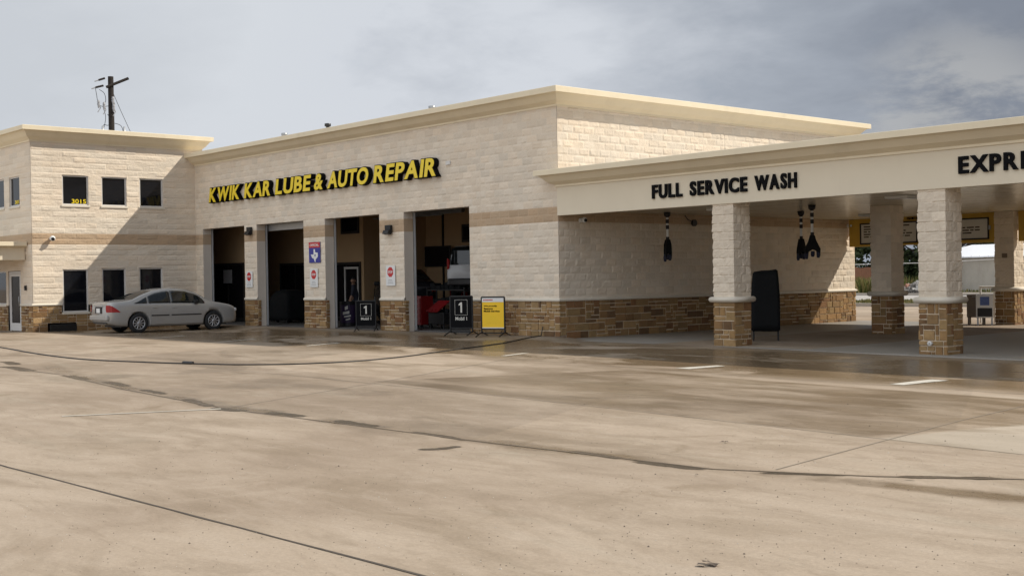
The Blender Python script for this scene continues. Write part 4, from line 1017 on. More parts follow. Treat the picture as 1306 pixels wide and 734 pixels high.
# ------------------------------------------------------------------ cars
def interp(xs, ys, x):
    """monotone cubic through control points"""
    n = len(xs)
    if x <= xs[0]: return ys[0]
    if x >= xs[-1]: return ys[-1]
    i = max(k for k in range(n-1) if xs[k] <= x)
    d = [(ys[k+1]-ys[k])/(xs[k+1]-xs[k]) for k in range(n-1)]
    m = [d[0]]+[0 if d[k-1]*d[k] <= 0 else 2*d[k-1]*d[k]/(d[k-1]+d[k]) for k in range(1, n-1)]+[d[-1]]
    h = xs[i+1]-xs[i]; t_ = (x-xs[i])/h
    return (2*t_**3-3*t_**2+1)*ys[i]+(t_**3-2*t_**2+t_)*h*m[i]+(-2*t_**3+3*t_**2)*ys[i+1]+(t_**3-t_**2)*h*m[i+1]
def make_car(root, spec, paint):
    L0, L1 = spec['len']; NS = 84
    st_ = [L0+(L1-L0)*(.5-.5*cos(pi*k/NS))*.35+(L1-L0)*(k/NS)*.65 for k in range(NS+1)]
    def ring(x):
        g = lambda k: interp(*spec[k], x)
        zb, top, belt, wd = g('bottom'), g('top'), g('belt'), g('width'); belt = min(belt, top-.02)
        gh = top-belt; tum = min(1, gh/.45)
        wg = wd*(.955-.02*tum); wr = wd*(.93-spec.get('tumble', .22)*tum)
        p = [(0, zb), (wd*.55, zb), (wd*.90, zb), (wd*.965, zb+.07), (wd*.985, zb+.18), (wd, zb+(belt-zb)*.5), (wd*.998, zb+(belt-zb)*.66), (wd*.99, belt-.10), (wd*.975, belt-.03), (wg, belt)]
        for q in (.14, .38, .62, .84): p.append((wg+(wr-wg)*q**1.12, belt+gh*.93*q))
        p += [(wr*.985, belt+gh*.925), (wr*.93, belt+gh*.965), (wr*.72, top-gh*.012), (wr*.36, top), (0, top+.004)]
        return p
    rings = [ring(x) for x in st_]; nr_ = len(rings[0])
    def V(i, j, s): return Vector((st_[i], s*rings[i][j][0], rings[i][j][1]))
    vs = []; idx = {}
    for i in range(NS+1):
        for s in (-1, 1):
            for j in range(nr_):
                if s == 1 and j in (0, nr_-1): idx[i, j, s] = idx[i, j, -1]; continue
                idx[i, j, s] = len(vs); vs.append(V(i, j, s))
    fs = []
    for i in range(NS):
        for s in (-1, 1):
            for j in range(nr_-1):
                fs.append((idx[i, j, s], idx[i+1, j, s], idx[i+1, j+1, s], idx[i, j+1, s]))
    for i in (0, NS):
        fs.append([idx[i, j, -1] for j in range(nr_)]+[idx[i, j, 1] for j in range(nr_-2, 0, -1)])
    mb = MB(); mb.mesh(vs, fs, None, 0, True); body = mb.build('body', paint, root)
    cut = MB()
    for wx in spec['axles']:
        for s in (-1, 1): cut.lathe([(1e-4, -.16), (spec['arch'], -.16), (spec['arch'], .30), (1e-4, .30)], 40, Matrix.Translation((wx, s*(spec['wmax']-.06), spec['wz'])) @ Matrix.Diagonal((1, s, 1, 1)), 'Y')
    co = cut.build('cutter', M['trim'])
    bo = body.modifiers.new('arches', 'BOOLEAN'); bo.object = co; bo.operation = 'DIFFERENCE'; bo.solver = 'EXACT'
    bpy.context.view_layer.update()
    nm = bpy.data.meshes.new_from_object(body.evaluated_get(bpy.context.evaluated_depsgraph_get()))
    body.modifiers.clear(); body.data = nm; bpy.data.objects.remove(co)
    if len(nm.materials) < 1: nm.materials.append(paint)
    def patch(name, mat, cells, off, parent=root, thick=.006, smooth=True):
        """faces of the skin lifted off it: glass, doors, lamps"""
        acc = {}; pv = {}; F = []
        for (i, j, s) in cells:
            q = [(i, j, s), (i+1, j, s), (i+1, j+1, s), (i, j+1, s)]
            P_ = [V(*k) for k in q]; nn = (P_[2]-P_[0]).cross(P_[3]-P_[1]);
            if nn.length < 1e-9: continue
            nn.normalize(); c = sum(P_, Vector())/4
            if nn.dot(Vector((0, c.y, c.z-.55))) < 0: nn = -nn
            F.append(q)
            for k, p in zip(q, P_): pv[k] = p; acc[k] = acc.get(k, Vector())+nn
        ids = {k: n for n, k in enumerate(pv)}; N = len(ids)
        vs_ = [pv[k]+acc[k].normalized()*off for k in pv]+[pv[k]+acc[k].normalized()*(off-thick) for k in pv]
        fs_ = [[ids[k] for k in q] for q in F]; ec = {}
        for q in fs_:
            for a, b in zip(q, q[1:]+q[:1]): ec[frozenset((a, b))] = ec.get(frozenset((a, b)), 0)+1
        sides = []
        for q in fs_:
            for a, b in zip(q, q[1:]+q[:1]):
                if ec[frozenset((a, b))] == 1: sides.append((a, b, b+N, a+N))
        mb = MB(); mb.mesh(vs_, fs_, None, 0, smooth); mb.mesh(vs_, [], None); mb.mesh(vs_, sides, None, 0, False)
        return mb.build(name, mat, parent)
    def cells(x0, x1, j0, j1, sides=(-1, 1), cond=None):
        out = []
        for s in sides:
            for i in range(NS):
                xm = (st_[i]+st_[i+1])/2
                if x0 <= xm <= x1:
                    for j in range(j0, j1):
                        if cond is None or cond(i, j, xm): out.append((i, j, s))
        return out
    # side glass per door, windshield, rear window
    def glass_strip(x0, x1, s, parent=root):
        n_, m_ = 18, 6; vs = []
        for a in range(n_+1):
            x = x0+(x1-x0)*a/n_; g = lambda k: interp(*spec[k], x)
            top, belt, wd = g('top'), g('belt'), g('width'); gh = max(.02, top-belt); tum = min(1, gh/.45); wg = wd*(.955-.02*tum); wr = wd*(.93-spec.get('tumble', .22)*tum)
            qm = interp(*spec['qmax'], x)
            for b in range(m_+1):
                q = .04+(qm-.04)*b/m_; vs.append((x, s*(wg+(wr-wg)*q**1.12+.009), belt+gh*.93*q))
        mb = MB(); mb.mesh(vs, [(a*(m_+1)+b, (a+1)*(m_+1)+b, (a+1)*(m_+1)+b+1, a*(m_+1)+b+1) for a in range(n_) for b in range(m_)], None, 0, True)
        o_ = mb.build('side_window', M['carglass'], parent); md = o_.modifiers.new('thick', 'SOLIDIFY'); md.thickness = .012; md.offset = -1 if s > 0 else 1
    def tall(i, j, x): return interp(*spec['top'], x)-interp(*spec['belt'], x) > .13
    for s in (-1, 1):
        for (a, b) in spec['glass']:
            if 'qmax' in spec: glass_strip(a, b, s); continue
            patch('side_window', M['carglass'], cells(a, b, 9, 13, (s,), lambda i, j, x: tall(i, j, x) and (j < 12 or x > spec.get('cpil', -9))), .006)
        for (a, b) in spec['doors']:
            dr_ = patch('door', paint, cells(a, b, 3, 9, (s,)), .007)
            hx = a+.17; wy = s*(spec['wmax']+.004); hz = interp(*spec['belt'], hx)-.14
            mb = MB(); mb.rbox(hx-.09, hx+.09, wy-.018, wy+.018, hz-.018, hz+.018, .012); mb.build('handle', paint, dr_)
            if spec.get('moulding'):
                mb = MB(); wy = s*(spec['wmax']+.006); mb.rbox(a+.03, b-.03, wy-.014, wy+.014, .575, .615, .008); mb.build('moulding', M['trim'], dr_)
        if 'mirror' in spec:
            mx, mz = spec['mirror']; mb = MB(); mb.rbox(mx-.06, mx+.10, s*(spec['wmax']-.03)-.09, s*(spec['wmax']-.03)+.09, mz-.06, mz+.07, .03); mb.build('mirror', M['trim'], root)
    patch('windshield', M['carglass'], cells(*spec['shield'], 15, nr_-1), .004)
    for s in (-1, 1):
        for (a, b) in spec.get('pillars', ()): patch('door_pillar', M['trim'], cells(a, b, 9, 13, (s,)), .005)
    patch('rear_window', M['carglass'], cells(*spec['back'], spec.get('backj', 15), nr_-1), .004)
    for s in (-1, 1):
        if 'lamp' in spec:
            x0, x1, za, zb_ = spec['lamp']
            def inl(i, j, x):
                z = (rings[i][j][1]+rings[i][j+1][1])/2; k = (x-x0)/(x1-x0); return za+.02*k < z < zb_-.10*k
            # lens wrapping the corner: side part and rear part
            mb = MB(); zl, zh = za, zb_; y0 = s*spec['wmax']*spec.get('lampin', .62); ww = interp(*spec['width'], L0+.02)
            pts = []
            for x in (L0-.012, ): pts = [(x, y0), (x, s*(ww-.02)), (L0+.05, s*(interp(*spec['width'], L0+.05)+.008)), (L0+.14, s*(interp(*spec['width'], L0+.14)+.008)), (L0+.26, s*(interp(*spec['width'], L0+.26)+.008)), (L0+.42, s*(interp(*spec['width'], L0+.42)+.008))]
            drop = [.05, .0, .0, .03, .11, .235]; rise = [.06, 0, .0, .0, .0, .0]
            for k in range(len(pts)-1):
                a, b = pts[k], pts[k+1]
                mb.face([(a[0], a[1], zl+rise[k]), (b[0], b[1], zl+rise[k+1]), (b[0], b[1], zh-drop[k+1]), (a[0], a[1], zh-drop[k])])
            mb.build('tail_lamp', M['lampred'], root)
    # wheels
    for wx in spec['axles']:
        for s in (-1, 1):
            R = spec['wr']; T = Matrix.Translation((wx, s*(spec['wmax']-.115), spec['wz'])) @ Matrix.Diagonal((1, s, 1, 1))
            mb = MB(); mb.lathe([(R*.64, -.10), (R*.80, -.112), (R*.96, -.10), (R, -.07), (R, .07), (R*.96, .10), (R*.80, .112), (R*.66, .10), (R*.63, .085), (R*.62, -.09), (R*.64, -.10)], 36, T, 'Y'); wl = mb.build('wheel', M['rubber'], root)
            mb = MB(); mb.lathe([(R*.66, .098), (R*.60, .100), (R*.57, .07), (R*.55, .02), (1e-4, .015)], 36, T, 'Y'); mb.build('rim_well', M['darkrim'], wl)
            mb = MB(); mb.lathe([(R*.665, .094), (R*.655, .106), (R*.60, .108), (R*.585, .085)], 36, T, 'Y')
            mb.lathe([(1e-4, .098), (R*.15, .096), (R*.19, .08), (R*.2, .03)], 24, T, 'Y')
            for k in range(10):
                A = T @ Matrix.Rotation(2*pi*k/10, 4, 'Y'); mb.rbox(R*.15, R*.61, .055, .090, -R*.055, R*.055, .006, 1, mat=A)
            mb.build('rim', M['rim'], wl)
    mb = MB(); mb.box(spec['axles'][0]-.6, spec['axles'][1]+.6, -spec['wmax']*.78, spec['wmax']*.78, spec['wz']-.14, spec['wz']+.22); mb.build('underbody', M['trim'], root)
    return body
SEDAN = dict(len=(-2.55, 2.55), wmax=.945, wz=.335, wr=.345, arch=.415, axles=(-1.45, 1.45), moulding=True, tumble=.24,
    bottom=([-2.55, -2.45, -2.0, -1.0, 1.0, 2.1, 2.45, 2.55], [.42, .34, .24, .21, .21, .23, .28, .36]),
    top=([-2.55, -2.50, -2.42, -1.95, -1.72, -1.2, -.75, -.2, .25, .7, 1.15, 1.38, 1.8, 2.2, 2.42, 2.5, 2.55], [.88, 1.06, 1.10, 1.12, 1.16, 1.37, 1.50, 1.555, 1.545, 1.44, 1.20, 1.07, .985, .90, .80, .72, .62]),
    belt=([-2.55, -2.48, -2.2, -1.0, .5, 1.3, 2.0, 2.4, 2.55], [.80, .99, 1.035, 1.02, .99, .96, .89, .76, .56]),
    width=([-2.55, -2.50, -2.38, -2.15, -1.7, 0, 1.5, 2.0, 2.3, 2.46, 2.55], [.70, .80, .875, .915, .94, .945, .94, .91, .84, .73, .55]),
    qmax=([-1.62, -1.5, -1.1, -.7, -.2, .4, .8, 1.05, 1.12], [.05, .25, .66, .84, .88, .86, .84, .60, .1]), pillars=[(-.30, -.20)], glass=[(-1.62, -1.12), (-1.07, -.30), (-.20, 1.10)], doors=[(-1.02, -.28), (-.255, .98)], shield=(.42, 1.20), back=(-1.72, -.85), mirror=(.72, 1.04), lamp=(-2.55, -2.1, .74, .99), lampin=.70)
car = thing('parked_car', 'silver four door sedan parked nose toward the first open bay', 'car')
make_car(car, SEDAN, M['silver'])
mb = MB(); mb.rbox(-2.60, -2.42, -.80, .80, .44, .64, .05); mb.build('rear_bumper', M['silver'], car)
mb = MB(); mb.box(-2.572, -2.552, -.30, .30, .70, .92); mb.build('plate_recess', M['trim'], car)
mb = MB(); mb.box(-2.580, -2.573, -.16, .16, .72, .88); mb.build('number_plate', M['white'], car)
mb = MB(); mb.rbox(-2.58, -2.53, -.34, .34, .93, .97, .012); mb.build('trunk_trim', M['rim'], car)
mb = MB(); mb.box(-2.52, -2.40, -.6, .6, .34, .43); mb.build('bumper_grille', M['trim'], car)
for s in (-1, 1):
    mb = MB(); mb.rbox(2.20, 2.46, s*.66-.14, s*.66+.14, .66, .78, .04); mb.build('headlight', M['lampclear'], car)
put(car, (-17.02, -3.06, -.075), radians(88.5)); car.scale = (.955, .955, .965)
SUV = dict(len=(-2.35, 2.4), wmax=.98, wz=.38, wr=.38, arch=.45, axles=(-1.40, 1.45), tumble=.10,
    bottom=([-2.35, -2.25, -1.0, 1.0, 2.3, 2.4], [.52, .46, .40, .40, .42, .5]),
    top=([-2.35, -2.31, -2.2, -1.9, -1.0, .2, .55, 1.1, 1.3, 2.0, 2.3, 2.4], [1.15, 1.55, 1.72, 1.79, 1.83, 1.82, 1.74, 1.38, 1.20, 1.12, 1.04, .9]),
    belt=([-2.35, -1.5, 1.0, 2.0, 2.4], [1.10, 1.14, 1.12, 1.02, .85]),
    width=([-2.35, -2.25, -1.8, 0, 1.8, 2.25, 2.4], [.90, .96, .975, .98, .97, .9, .75]),
    pillars=[], glass=[(-2.1, -1.25), (-1.2, -.2), (-.1, .75)], doors=[(-1.1, -.15), (-.12, .9)], shield=(.5, 1.2), back=(-2.35, -2.10), backj=10, mirror=(.7, 1.2), lamp=(-2.35, -2.0, 1.0, 1.36), lampin=.86)
suv = thing('lifted_suv', 'white SUV raised on the lift deep inside the open bay', 'car'); make_car(suv, SUV, M['suvwhite'])
mb = MB(); mb.rbox(-2.50, -2.28, -.9, .9, .46, .70, .05); mb.build('rear_bumper', M['darkalu'], suv)
mb = MB(); mb.box(-2.366, -2.33, -.72, .72, 1.20, 1.62); mb.build('rear_glass', M['carglass'], suv)
mb = MB(); mb.rbox(-2.40, -2.35, -.22, -.05, .98, 1.03, .01); mb.build('tailgate_handle', M['trim'], suv)
put(suv, (-9.05, 5.2, .90), radians(128))
bs = thing('lifted_sedan', 'black sedan raised on the lift behind the red tool cabinet', 'car'); make_car(bs, SEDAN, M['carblack'])
put(bs, (-12.6, 4.1, .42), radians(150))
# lift posts carrying the two cars
def lift(x, y, h, rot, label):
    t_ = thing('car_lift', label, 'lift', (x, y, 0)); R_ = Matrix.Translation((x, y, 0)) @ Matrix.Rotation(rot, 4, 'Z')
    for s in (-1, 1):
        mb = MB(); mb.rbox(-1.9, 1.9, s*.82-.2, s*.82+.2, h-.16, h-.06, .015, mat=R_); mb.build('runway', M['letter'], t_)
        mb = MB(); mb.rbox(-1.4, 1.4, s*.82-.15, s*.82+.15, .004, .07, .01, mat=R_); mb.build('base', M['letter'], t_)
        for q in (-1, 1):
            mb = MB(); mb.tube([R_ @ Vector((-q*.9, s*.82+q*.05, .07)), R_ @ Vector((q*.9, s*.82+q*.05, h-.16))], .05, 6); mb.build('scissor_arm', M['letter'], t_)
lift(-9.05, 5.2, .96, radians(128), 'dark scissor lift under the white SUV')
lift(-12.6, 4.1, .48, radians(150), 'dark scissor lift under the black sedan')

# ------------------------------------------------------------------ things in the bays
tb = thing('tool_cabinet', 'tall red tool cabinet just inside the bay with the white SUV', 'tool cabinet', (-8.3, 1.5, 0))
mb = MB(); mb.rbox(-8.75, -7.85, 1.3, 1.8, .12, 1.04, .02); mb.build('cabinet', M['redshop'], tb)
for k in range(5):
    mb = MB(); mb.rbox(-8.70, -7.90, 1.275, 1.30, .18+.165*k, .325+.165*k, .008); d_ = mb.build('drawer', M['redshop'], tb)
    mb = MB(); mb.box(-8.6, -8.0, 1.262, 1.275, .285+.165*k, .305+.165*k); mb.build('handle', M['steel'], d_)
for a in (-8.68, -7.92):
    for b in (1.36, 1.74):
        mb = MB(); mb.tube([(a-.02, b, .06), (a+.02, b, .06)], .06, 12); mb.build('castor', M['rubber'], tb)
ct = thing('tool_cart', 'low red tool cart with its sloping lid propped up', 'tool cart', (-7.2, 1.5, 0))
mb = MB(); mb.rbox(-7.55, -6.75, 1.35, 1.9, .15, .52, .02); mb.build('tray', M['black'], ct)
mb = MB(); mb.face([(-7.62, 1.30, .56), (-7.02, 1.30, .56), (-6.76, 1.62, .90), (-7.34, 1.62, .90)]); mb.face([(-7.62, 1.305, .53), (-7.02, 1.305, .53), (-6.76, 1.645, .88), (-7.34, 1.645, .88)]); mb.build('lid', M['redshop'], ct)
for a in (-7.5, -6.8):
    for b in (1.4, 1.85):
        mb = MB(); mb.tube([(a, b, .003), (a, b, .16)], .03, 8); mb.build('leg', M['black'], ct)
sh = thing('parts_rack', 'dark steel rack of black parts behind the red tool cart', 'rack', (-8.6, 3, 0))
for a in (-9.6, -7.6):
    for b in (2.9, 3.3):
        mb = MB(); mb.box(a-.02, a+.02, b-.02, b+.02, .004, 1.3); mb.build('upright', M['darkalu'], sh)
for z in (.3, .75, 1.2):
    mb = MB(); mb.box(-9.62, -7.58, 2.88, 3.32, z, z+.03); sf = mb.build('shelf', M['darkalu'], sh)
    mb = MB(); rnd = random.Random(int(z*10)); x = -9.5
    while x < -7.9:
        l = rnd.uniform(.15, .35); mb.rbox(x, x+l, 2.95, 3.25, z+.031, z+.03+rnd.uniform(.12, .28), .02); x += l+.03
    mb.build('boxes_row', M['blackmatt'], sf)
tv = thing('television', 'black flat television on the tan wall of the bay with the SUV', 'television', (-14.6, 7.5, 2.5))
mb = MB(); mb.rbox(-15.75, -14.1, 7.48, 7.54, 2.08, 2.90, .015); mb.build('casing', M['black'], tv)
mb = MB(); mb.box(-15.69, -14.16, 7.474, 7.479, 2.14, 2.84); mb.build('screen', M['glass'], tv)
mb = MB(); mb.box(-15.0, -14.8, 7.54, 7.648, 2.35, 2.6); mb.build('bracket', M['steel'], tv)
sr = thing('storage_box', 'red metal locker against the tan wall beside the SUV', 'locker', (-13.35, 7.4, 0)); mb = MB(); mb.rbox(-13.75, -13.1, 7.15, 7.6, .004, 2.05, .015); mb.build('locker', M['redshop'], sr)
mb = MB(); mb.box(-13.70, -13.15, 7.135, 7.15, .1, 1.98); mb.build('door', M['redshop'], sr)
dm = thing('oil_drum', 'black oil drum with purple and white print in the third bay', 'drum', (-12.3, 1.5, 0)); dmx, dmy = -12.28, 1.45
mb = MB(); T = Matrix.Translation((dmx, dmy, 0)); mb.lathe([(1e-4, .004), (.29, .004), (.295, .02), (.285, .05), (.285, .27), (.297, .29), (.285, .31), (.285, .54), (.297, .56), (.285, .58), (.285, .82), (.295, .85), (.27, .86), (.26, .83), (1e-4, .83)], 32, T); mb.build('shell', M['black'], dm)
mb = MB(); vs = []; fs = []
for k in range(13):
    a = radians(-95+9.5*k)
    for z in (.12, .74): vs.append((dmx+.299*cos(a), dmy+.299*sin(a), z))
for k in range(12): fs.append((2*k, 2*k+2, 2*k+3, 2*k+1))
mb.mesh(vs, fs, None, 0, True); lb = mb.build('printed_wrap', M['purple'], dm)
mb = MB()
for (a0, a1, z0, z1) in ((-70, -25, .40, .50), (-62, -15, .30, .36), (-50, -20, .20, .25), (-55, -35, .56, .68)):
    A, B = radians(a0), radians(a1); n_ = 6
    for k in range(n_):
        p, q = A+(B-A)*k/n_, A+(B-A)*(k+1)/n_; zz0 = z0+.04*k/n_
        mb.face([(dmx+.302*cos(p), dmy+.302*sin(p), zz0), (dmx+.302*cos(q), dmy+.302*sin(q), zz0+.007), (dmx+.302*cos(q), dmy+.302*sin(q), z1+.04*k/n_), (dmx+.302*cos(p), dmy+.302*sin(p), z1+.04*k/n_)])
mb.build('lettering', M['menuwhite'], lb)
# dark rounded cart in the second bay
pr = thing('covered_cart', 'black covered cart with rounded top in the second bay', 'cart', (-17.75, 2.4, 0)); bm = bmesh.new(); bmesh.ops.create_cube(bm, size=1); bmesh.ops.subdivide_edges(bm, edges=bm.edges[:], cuts=5, use_grid_fill=True)
for v in bm.verts:
    f_ = v.co.z+.5; r_ = 1-.38*max(0, f_-.62)/.38*max(0, f_-.62)/.38; v.co = Vector((-17.75+v.co.x*1.35*r_, 2.4+v.co.y*1.0*r_, .10+f_*1.18-.10*abs(v.co.x)*f_))
mb = MB(); mb.from_bm(bm, None, sm=True); mb.build('cover', M['blackmatt'], pr)
for a in (-18.15, -17.35):
    for b in (2.1, 2.7):
        mb = MB(); mb.tube([(a-.03, b, .06), (a+.03, b, .06)], .057, 12); mb.build('wheel', M['rubber'], pr)
fj = thing('floor_jack', 'low red floor jack beside the second pier inside the bay', 'jack', (-12.95, .9, 0)); mb = MB(); mb.rbox(-13.35, -12.83, .75, 1.1, .05, .17, .02); mb.tube([(-13.2, .92, .17), (-13.5, 1.2, .5)], .02, 8); mb.build('body', M['redshop'], fj)
for a in (-13.28, -12.9):
    mb = MB(); mb.tube([(a, .72, .052), (a, 1.13, .052)], .05, 12); mb.build('wheel', M['darkalu'], fj)
# red ring sign and pale poster on the first bay's shop doors
mb = MB(); T = Matrix.Translation((-23.25, 1.86, 1.64)); mb.lathe([(.16, -.012), (.16, .012), (.25, .012), (.25, -.012), (.16, -.012)], 28, T, 'Y'); tag(mb.build('ring_sign', M['red']), 'round red ring sign on the glass door behind the silver car', 'sign')
mb = MB(); mb.rbox(-21.95, -21.25, 1.84, 1.86, 1.56, 2.10, .004); ps = mb.build('poster', M['grey']); tag(ps, 'pale poster on the glass door beside the red ring', 'poster')

# ------------------------------------------------------------------ mechanic
def person():
    p = thing('person', 'person in a dark shirt leaning over the oil drum with one arm down', 'person', (-12.75, 2.0, 0)); bx, by = -12.72, 2.05
    J = {'pel': (0, 0, .93, .15), 'wai': (.03, -.03, 1.08, .145), 'che': (.10, -.10, 1.27, .165), 'nek': (.19, -.18, 1.43, .065), 'hd0': (.24, -.22, 1.50, .075),
         'hipl': (-.08, .06, .88, .10), 'knl': (-.10, .06, .48, .07), 'anl': (-.12, .10, .10, .048), 'tol': (-.04, .0, .04, .04),
         'hipr': (.08, -.04, .88, .10), 'knr': (.12, -.10, .48, .07), 'anr': (.08, -.08, .10, .048), 'tor': (.16, -.18, .04, .04),
         'shl': (-.03, .02, 1.34, .07), 'ell': (-.06, -.08, 1.07, .05), 'wrl': (.10, -.25, .98, .036),
         'shr': (.24, -.22, 1.33, .07), 'elr': (.32, -.34, 1.08, .048), 'wrr': (.36, -.42, .90, .034)}
    E = [('pel', 'wai'), ('wai', 'che'), ('che', 'nek'), ('nek', 'hd0'), ('pel', 'hipl'), ('hipl', 'knl'), ('knl', 'anl'), ('anl', 'tol'), ('pel', 'hipr'), ('hipr', 'knr'), ('knr', 'anr'), ('anr', 'tor'),
         ('che', 'shl'), ('shl', 'ell'), ('ell', 'wrl'), ('che', 'shr'), ('shr', 'elr'), ('elr', 'wrr')]
    ks = list(J); fing = []
    def add(name, par, v): J[name] = v; ks.append(name); E.append((par, name))
    for sd, w_ in (('l', 'wrl'), ('r', 'wrr')):
        x, y, z, _ = J[w_]; add('pm'+sd, w_, (x+.03, y-.04, z-.06, .030))
        for k in range(4):
            o_ = (k-1.5)*.02; add('f%d%s' % (k, sd), 'pm'+sd, (x+.04+o_*.7, y-.055+o_*.7, z-.10, .009)); add('g%d%s' % (k, sd), 'f%d%s' % (k, sd), (x+.045+o_*.8, y-.05+o_*.8, z-.145+.008*abs(k-1.5), .008))
        add('th'+sd, 'pm'+sd, (x-.005, y-.075, z-.075, .010)); add('ti'+sd, 'th'+sd, (x-.01, y-.09, z-.105, .009))
    me = bpy.data.meshes.new('body'); me.from_pydata([(bx+J[k][0], by+J[k][1], J[k][2]) for k in ks], [(ks.index(a), ks.index(b)) for a, b in E], [])
    o = bpy.data.objects.new('body_tmp', me); COL.objects.link(o); md = o.modifiers.new('skin', 'SKIN'); md.use_smooth_shade = True
    for k, v in zip(ks, me.skin_vertices[0].data): v.radius = (J[k][3], J[k][3])
    me.skin_vertices[0].data[0].use_root = True; o.modifiers.new('sub', 'SUBSURF').levels = 2
    m2 = eval_mesh(o); m2.materials.clear(); m2.materials.append(M['shirt']); m2.materials.append(M['skin'])
    for f_ in m2.polygons:
        c = f_.center; f_.use_smooth = True
        f_.material_index = 1 if (c.z-0 > 1.44 or ((c-Vector((bx+.36, by-.42, .90))).length < .17) or ((c-Vector((bx+.12, by-.28, .94))).length < .15)) else 0
    ob_ = obj('body', m2, p)
    # head joined to the neck, with features
    hc = Vector((bx+.29, by-.26, 1.58)); mb = MB(); T = Matrix.Translation(hc) @ Matrix.Rotation(radians(-40), 4, 'Z') @ Matrix.Rotation(radians(28), 4, 'Y')
    bm = bmesh.new(); bmesh.ops.create_uvsphere(bm, u_segments=24, v_segments=16, radius=1)
    for v in bm.verts:
        q = v.co; jaw = 1-.22*max(0, -q.z); v.co = Vector((q.x*.098*(1 if q.x < 0 else .95), q.y*.076*jaw, q.z*.118))
        if q.x > .9 and abs(q.y) < .25 and -.35 < q.z < .1: v.co.x += .022
    mb.from_bm(bm, T, sm=True)
    for s in (-1, 1): mb.sphere(T @ Vector((0, s*.077, -.005)), .026, 6, (.7, .4, 1.2))
    hd = mb.build('head', M['skin'], p)
    mb = MB()
    for s in (-1, 1): mb.sphere(T @ Vector((.086, s*.032, .012)), .011, 6)
    mb.box(.086, .097, -.025, .025, -.062, -.055, mat=T); mb.build('eyes_and_mouth', M['trim'], hd)
    mb = MB(); bm = bmesh.new(); bmesh.ops.create_uvsphere(bm, u_segments=20, v_segments=12, radius=1)
    bmesh.ops.delete(bm, geom=[v for v in bm.verts if v.co.z < -.1 + .55*max(0, v.co.x)+(.3 if v.co.x > .5 else 0)], context='VERTS')
    for v in bm.verts: v.co = Vector((v.co.x*.106, v.co.y*.084, v.co.z*.127))
    mb.from_bm(bm, T, sm=True); mb.build('hair', M['black'], p)
person()

# ------------------------------------------------------------------ hose on the paving
HP = [(-24, -9.9), (-18, -10.3), (-10.43, -11.08), (-6.5, -11.6), (-3.21, -11.82), (-1.2, -11.5), (.48, -11.01), (1.76, -10.5), (2.6, -9.6), (2.85, -8.5), (2.5, -7.0), (1.78, -5.49), (.8, -3.4), (-.2, -1.2), (-.55, -.28), (-.6, -.14)]
def crom(P_, k=10):
    out = []
    for i in range(len(P_)-1):
        a, b, c, d = [Vector(P_[min(max(j, 0), len(P_)-1)]) for j in (i-1, i, i+1, i+2)]
        for q in range(k):
            t_ = q/k; out.append(.5*((2*b)+(c-a)*t_+(2*a-5*b+4*c-d)*t_*t_+(3*b-a-3*c+d)*t_**3))
    out.append(Vector(P_[-1])); return out
hs = thing('water_hose', 'long black hose curving over the wet paving from the building corner', 'hose', (-.6, -.2, -.03))
mb = MB(); mb.tube([(p.x, p.y, ground_z(p.x, p.y)+.014) for p in crom(HP)]+[(-.62, -.10, .10), (-.62, -.06, .25)], .013, 7); mb.build('hose_line', M['hose'], hs)
mb = MB(); mb.tube([(.33, -11.05, -.055), (.62, -10.98, -.055)], .036, 10); mb.build('coupling', M['darkalu'], hs)
# a few fallen leaves and scraps
rnd = random.Random(5)
LV = [((19.45, -17.32), 'large brown scrap of leaf on the dry paving in front'), ((16.18, -13.12), 'curled leaf lying beyond the damp valley joint'), ((17.3, -14.9), 'small dark scrap beside the damp joint'), ((18.0, -15.4), 'tiny dark leaf on the pale paving')]
for k, ((x, y), lb_) in enumerate(LV):
    mb = MB(); r_ = (.055, .032, .022, .02)[k]
    for q in range(3 if k < 2 else 1):
        cx_, cy_ = x+rnd.uniform(-r_, r_), y+rnd.uniform(-r_, r_); n_ = 9; a0 = rnd.uniform(0, 6)
        ring = []
        for i in range(n_):
            a = a0+2*pi*i/n_; rr = r_*rnd.uniform(.35, 1.1); ring.append((cx_+rr*cos(a), cy_+rr*.6*sin(a), ground_z(x, y)+.006+.012*rnd.random()))
        c_ = (cx_, cy_, ground_z(x, y)+.016)
        for i in range(n_): mb.face([c_, ring[i], ring[(i+1) % n_]])
    tag(mb.build('fallen_leaf', M['bark']), lb_, 'leaf', 'fallen leaves on the paving')

# loose grit on the concrete
rnd = random.Random(77); mb = MB()
for _ in range(4200):
    d = 4.5+15*rnd.random()**1.6; a = rnd.uniform(-.44, .44); v = Vector((fwd.x, fwd.y)).normalized()
    x = CAM.x+d*(v.x*cos(a)-v.y*sin(a)); y = CAM.y+d*(v.x*sin(a)+v.y*cos(a))
    if y > -6.5: continue
    r_ = rnd.uniform(.002, .0055)*(1.8 if rnd.random() < .06 else 1); z = ground_z(x, y)+.001; b0 = rnd.uniform(0, 6)
    c = rnd.choice([(.10, .08, .06), (.16, .13, .10), (.50, .45, .38), (.25, .20, .15), (.07, .055, .045)])
    ring = [(x+r_*cos(b0+q*1.57)*rnd.uniform(.7, 1.3), y+r_*sin(b0+q*1.57)*rnd.uniform(.7, 1.3), z) for q in range(4)]; tp = (x, y, z+r_*.9)
    for q in range(4): mb.face([ring[q], ring[(q+1) % 4], tp], c)
struct(mb.build('grit', M['rubble'], recalc=False), True)

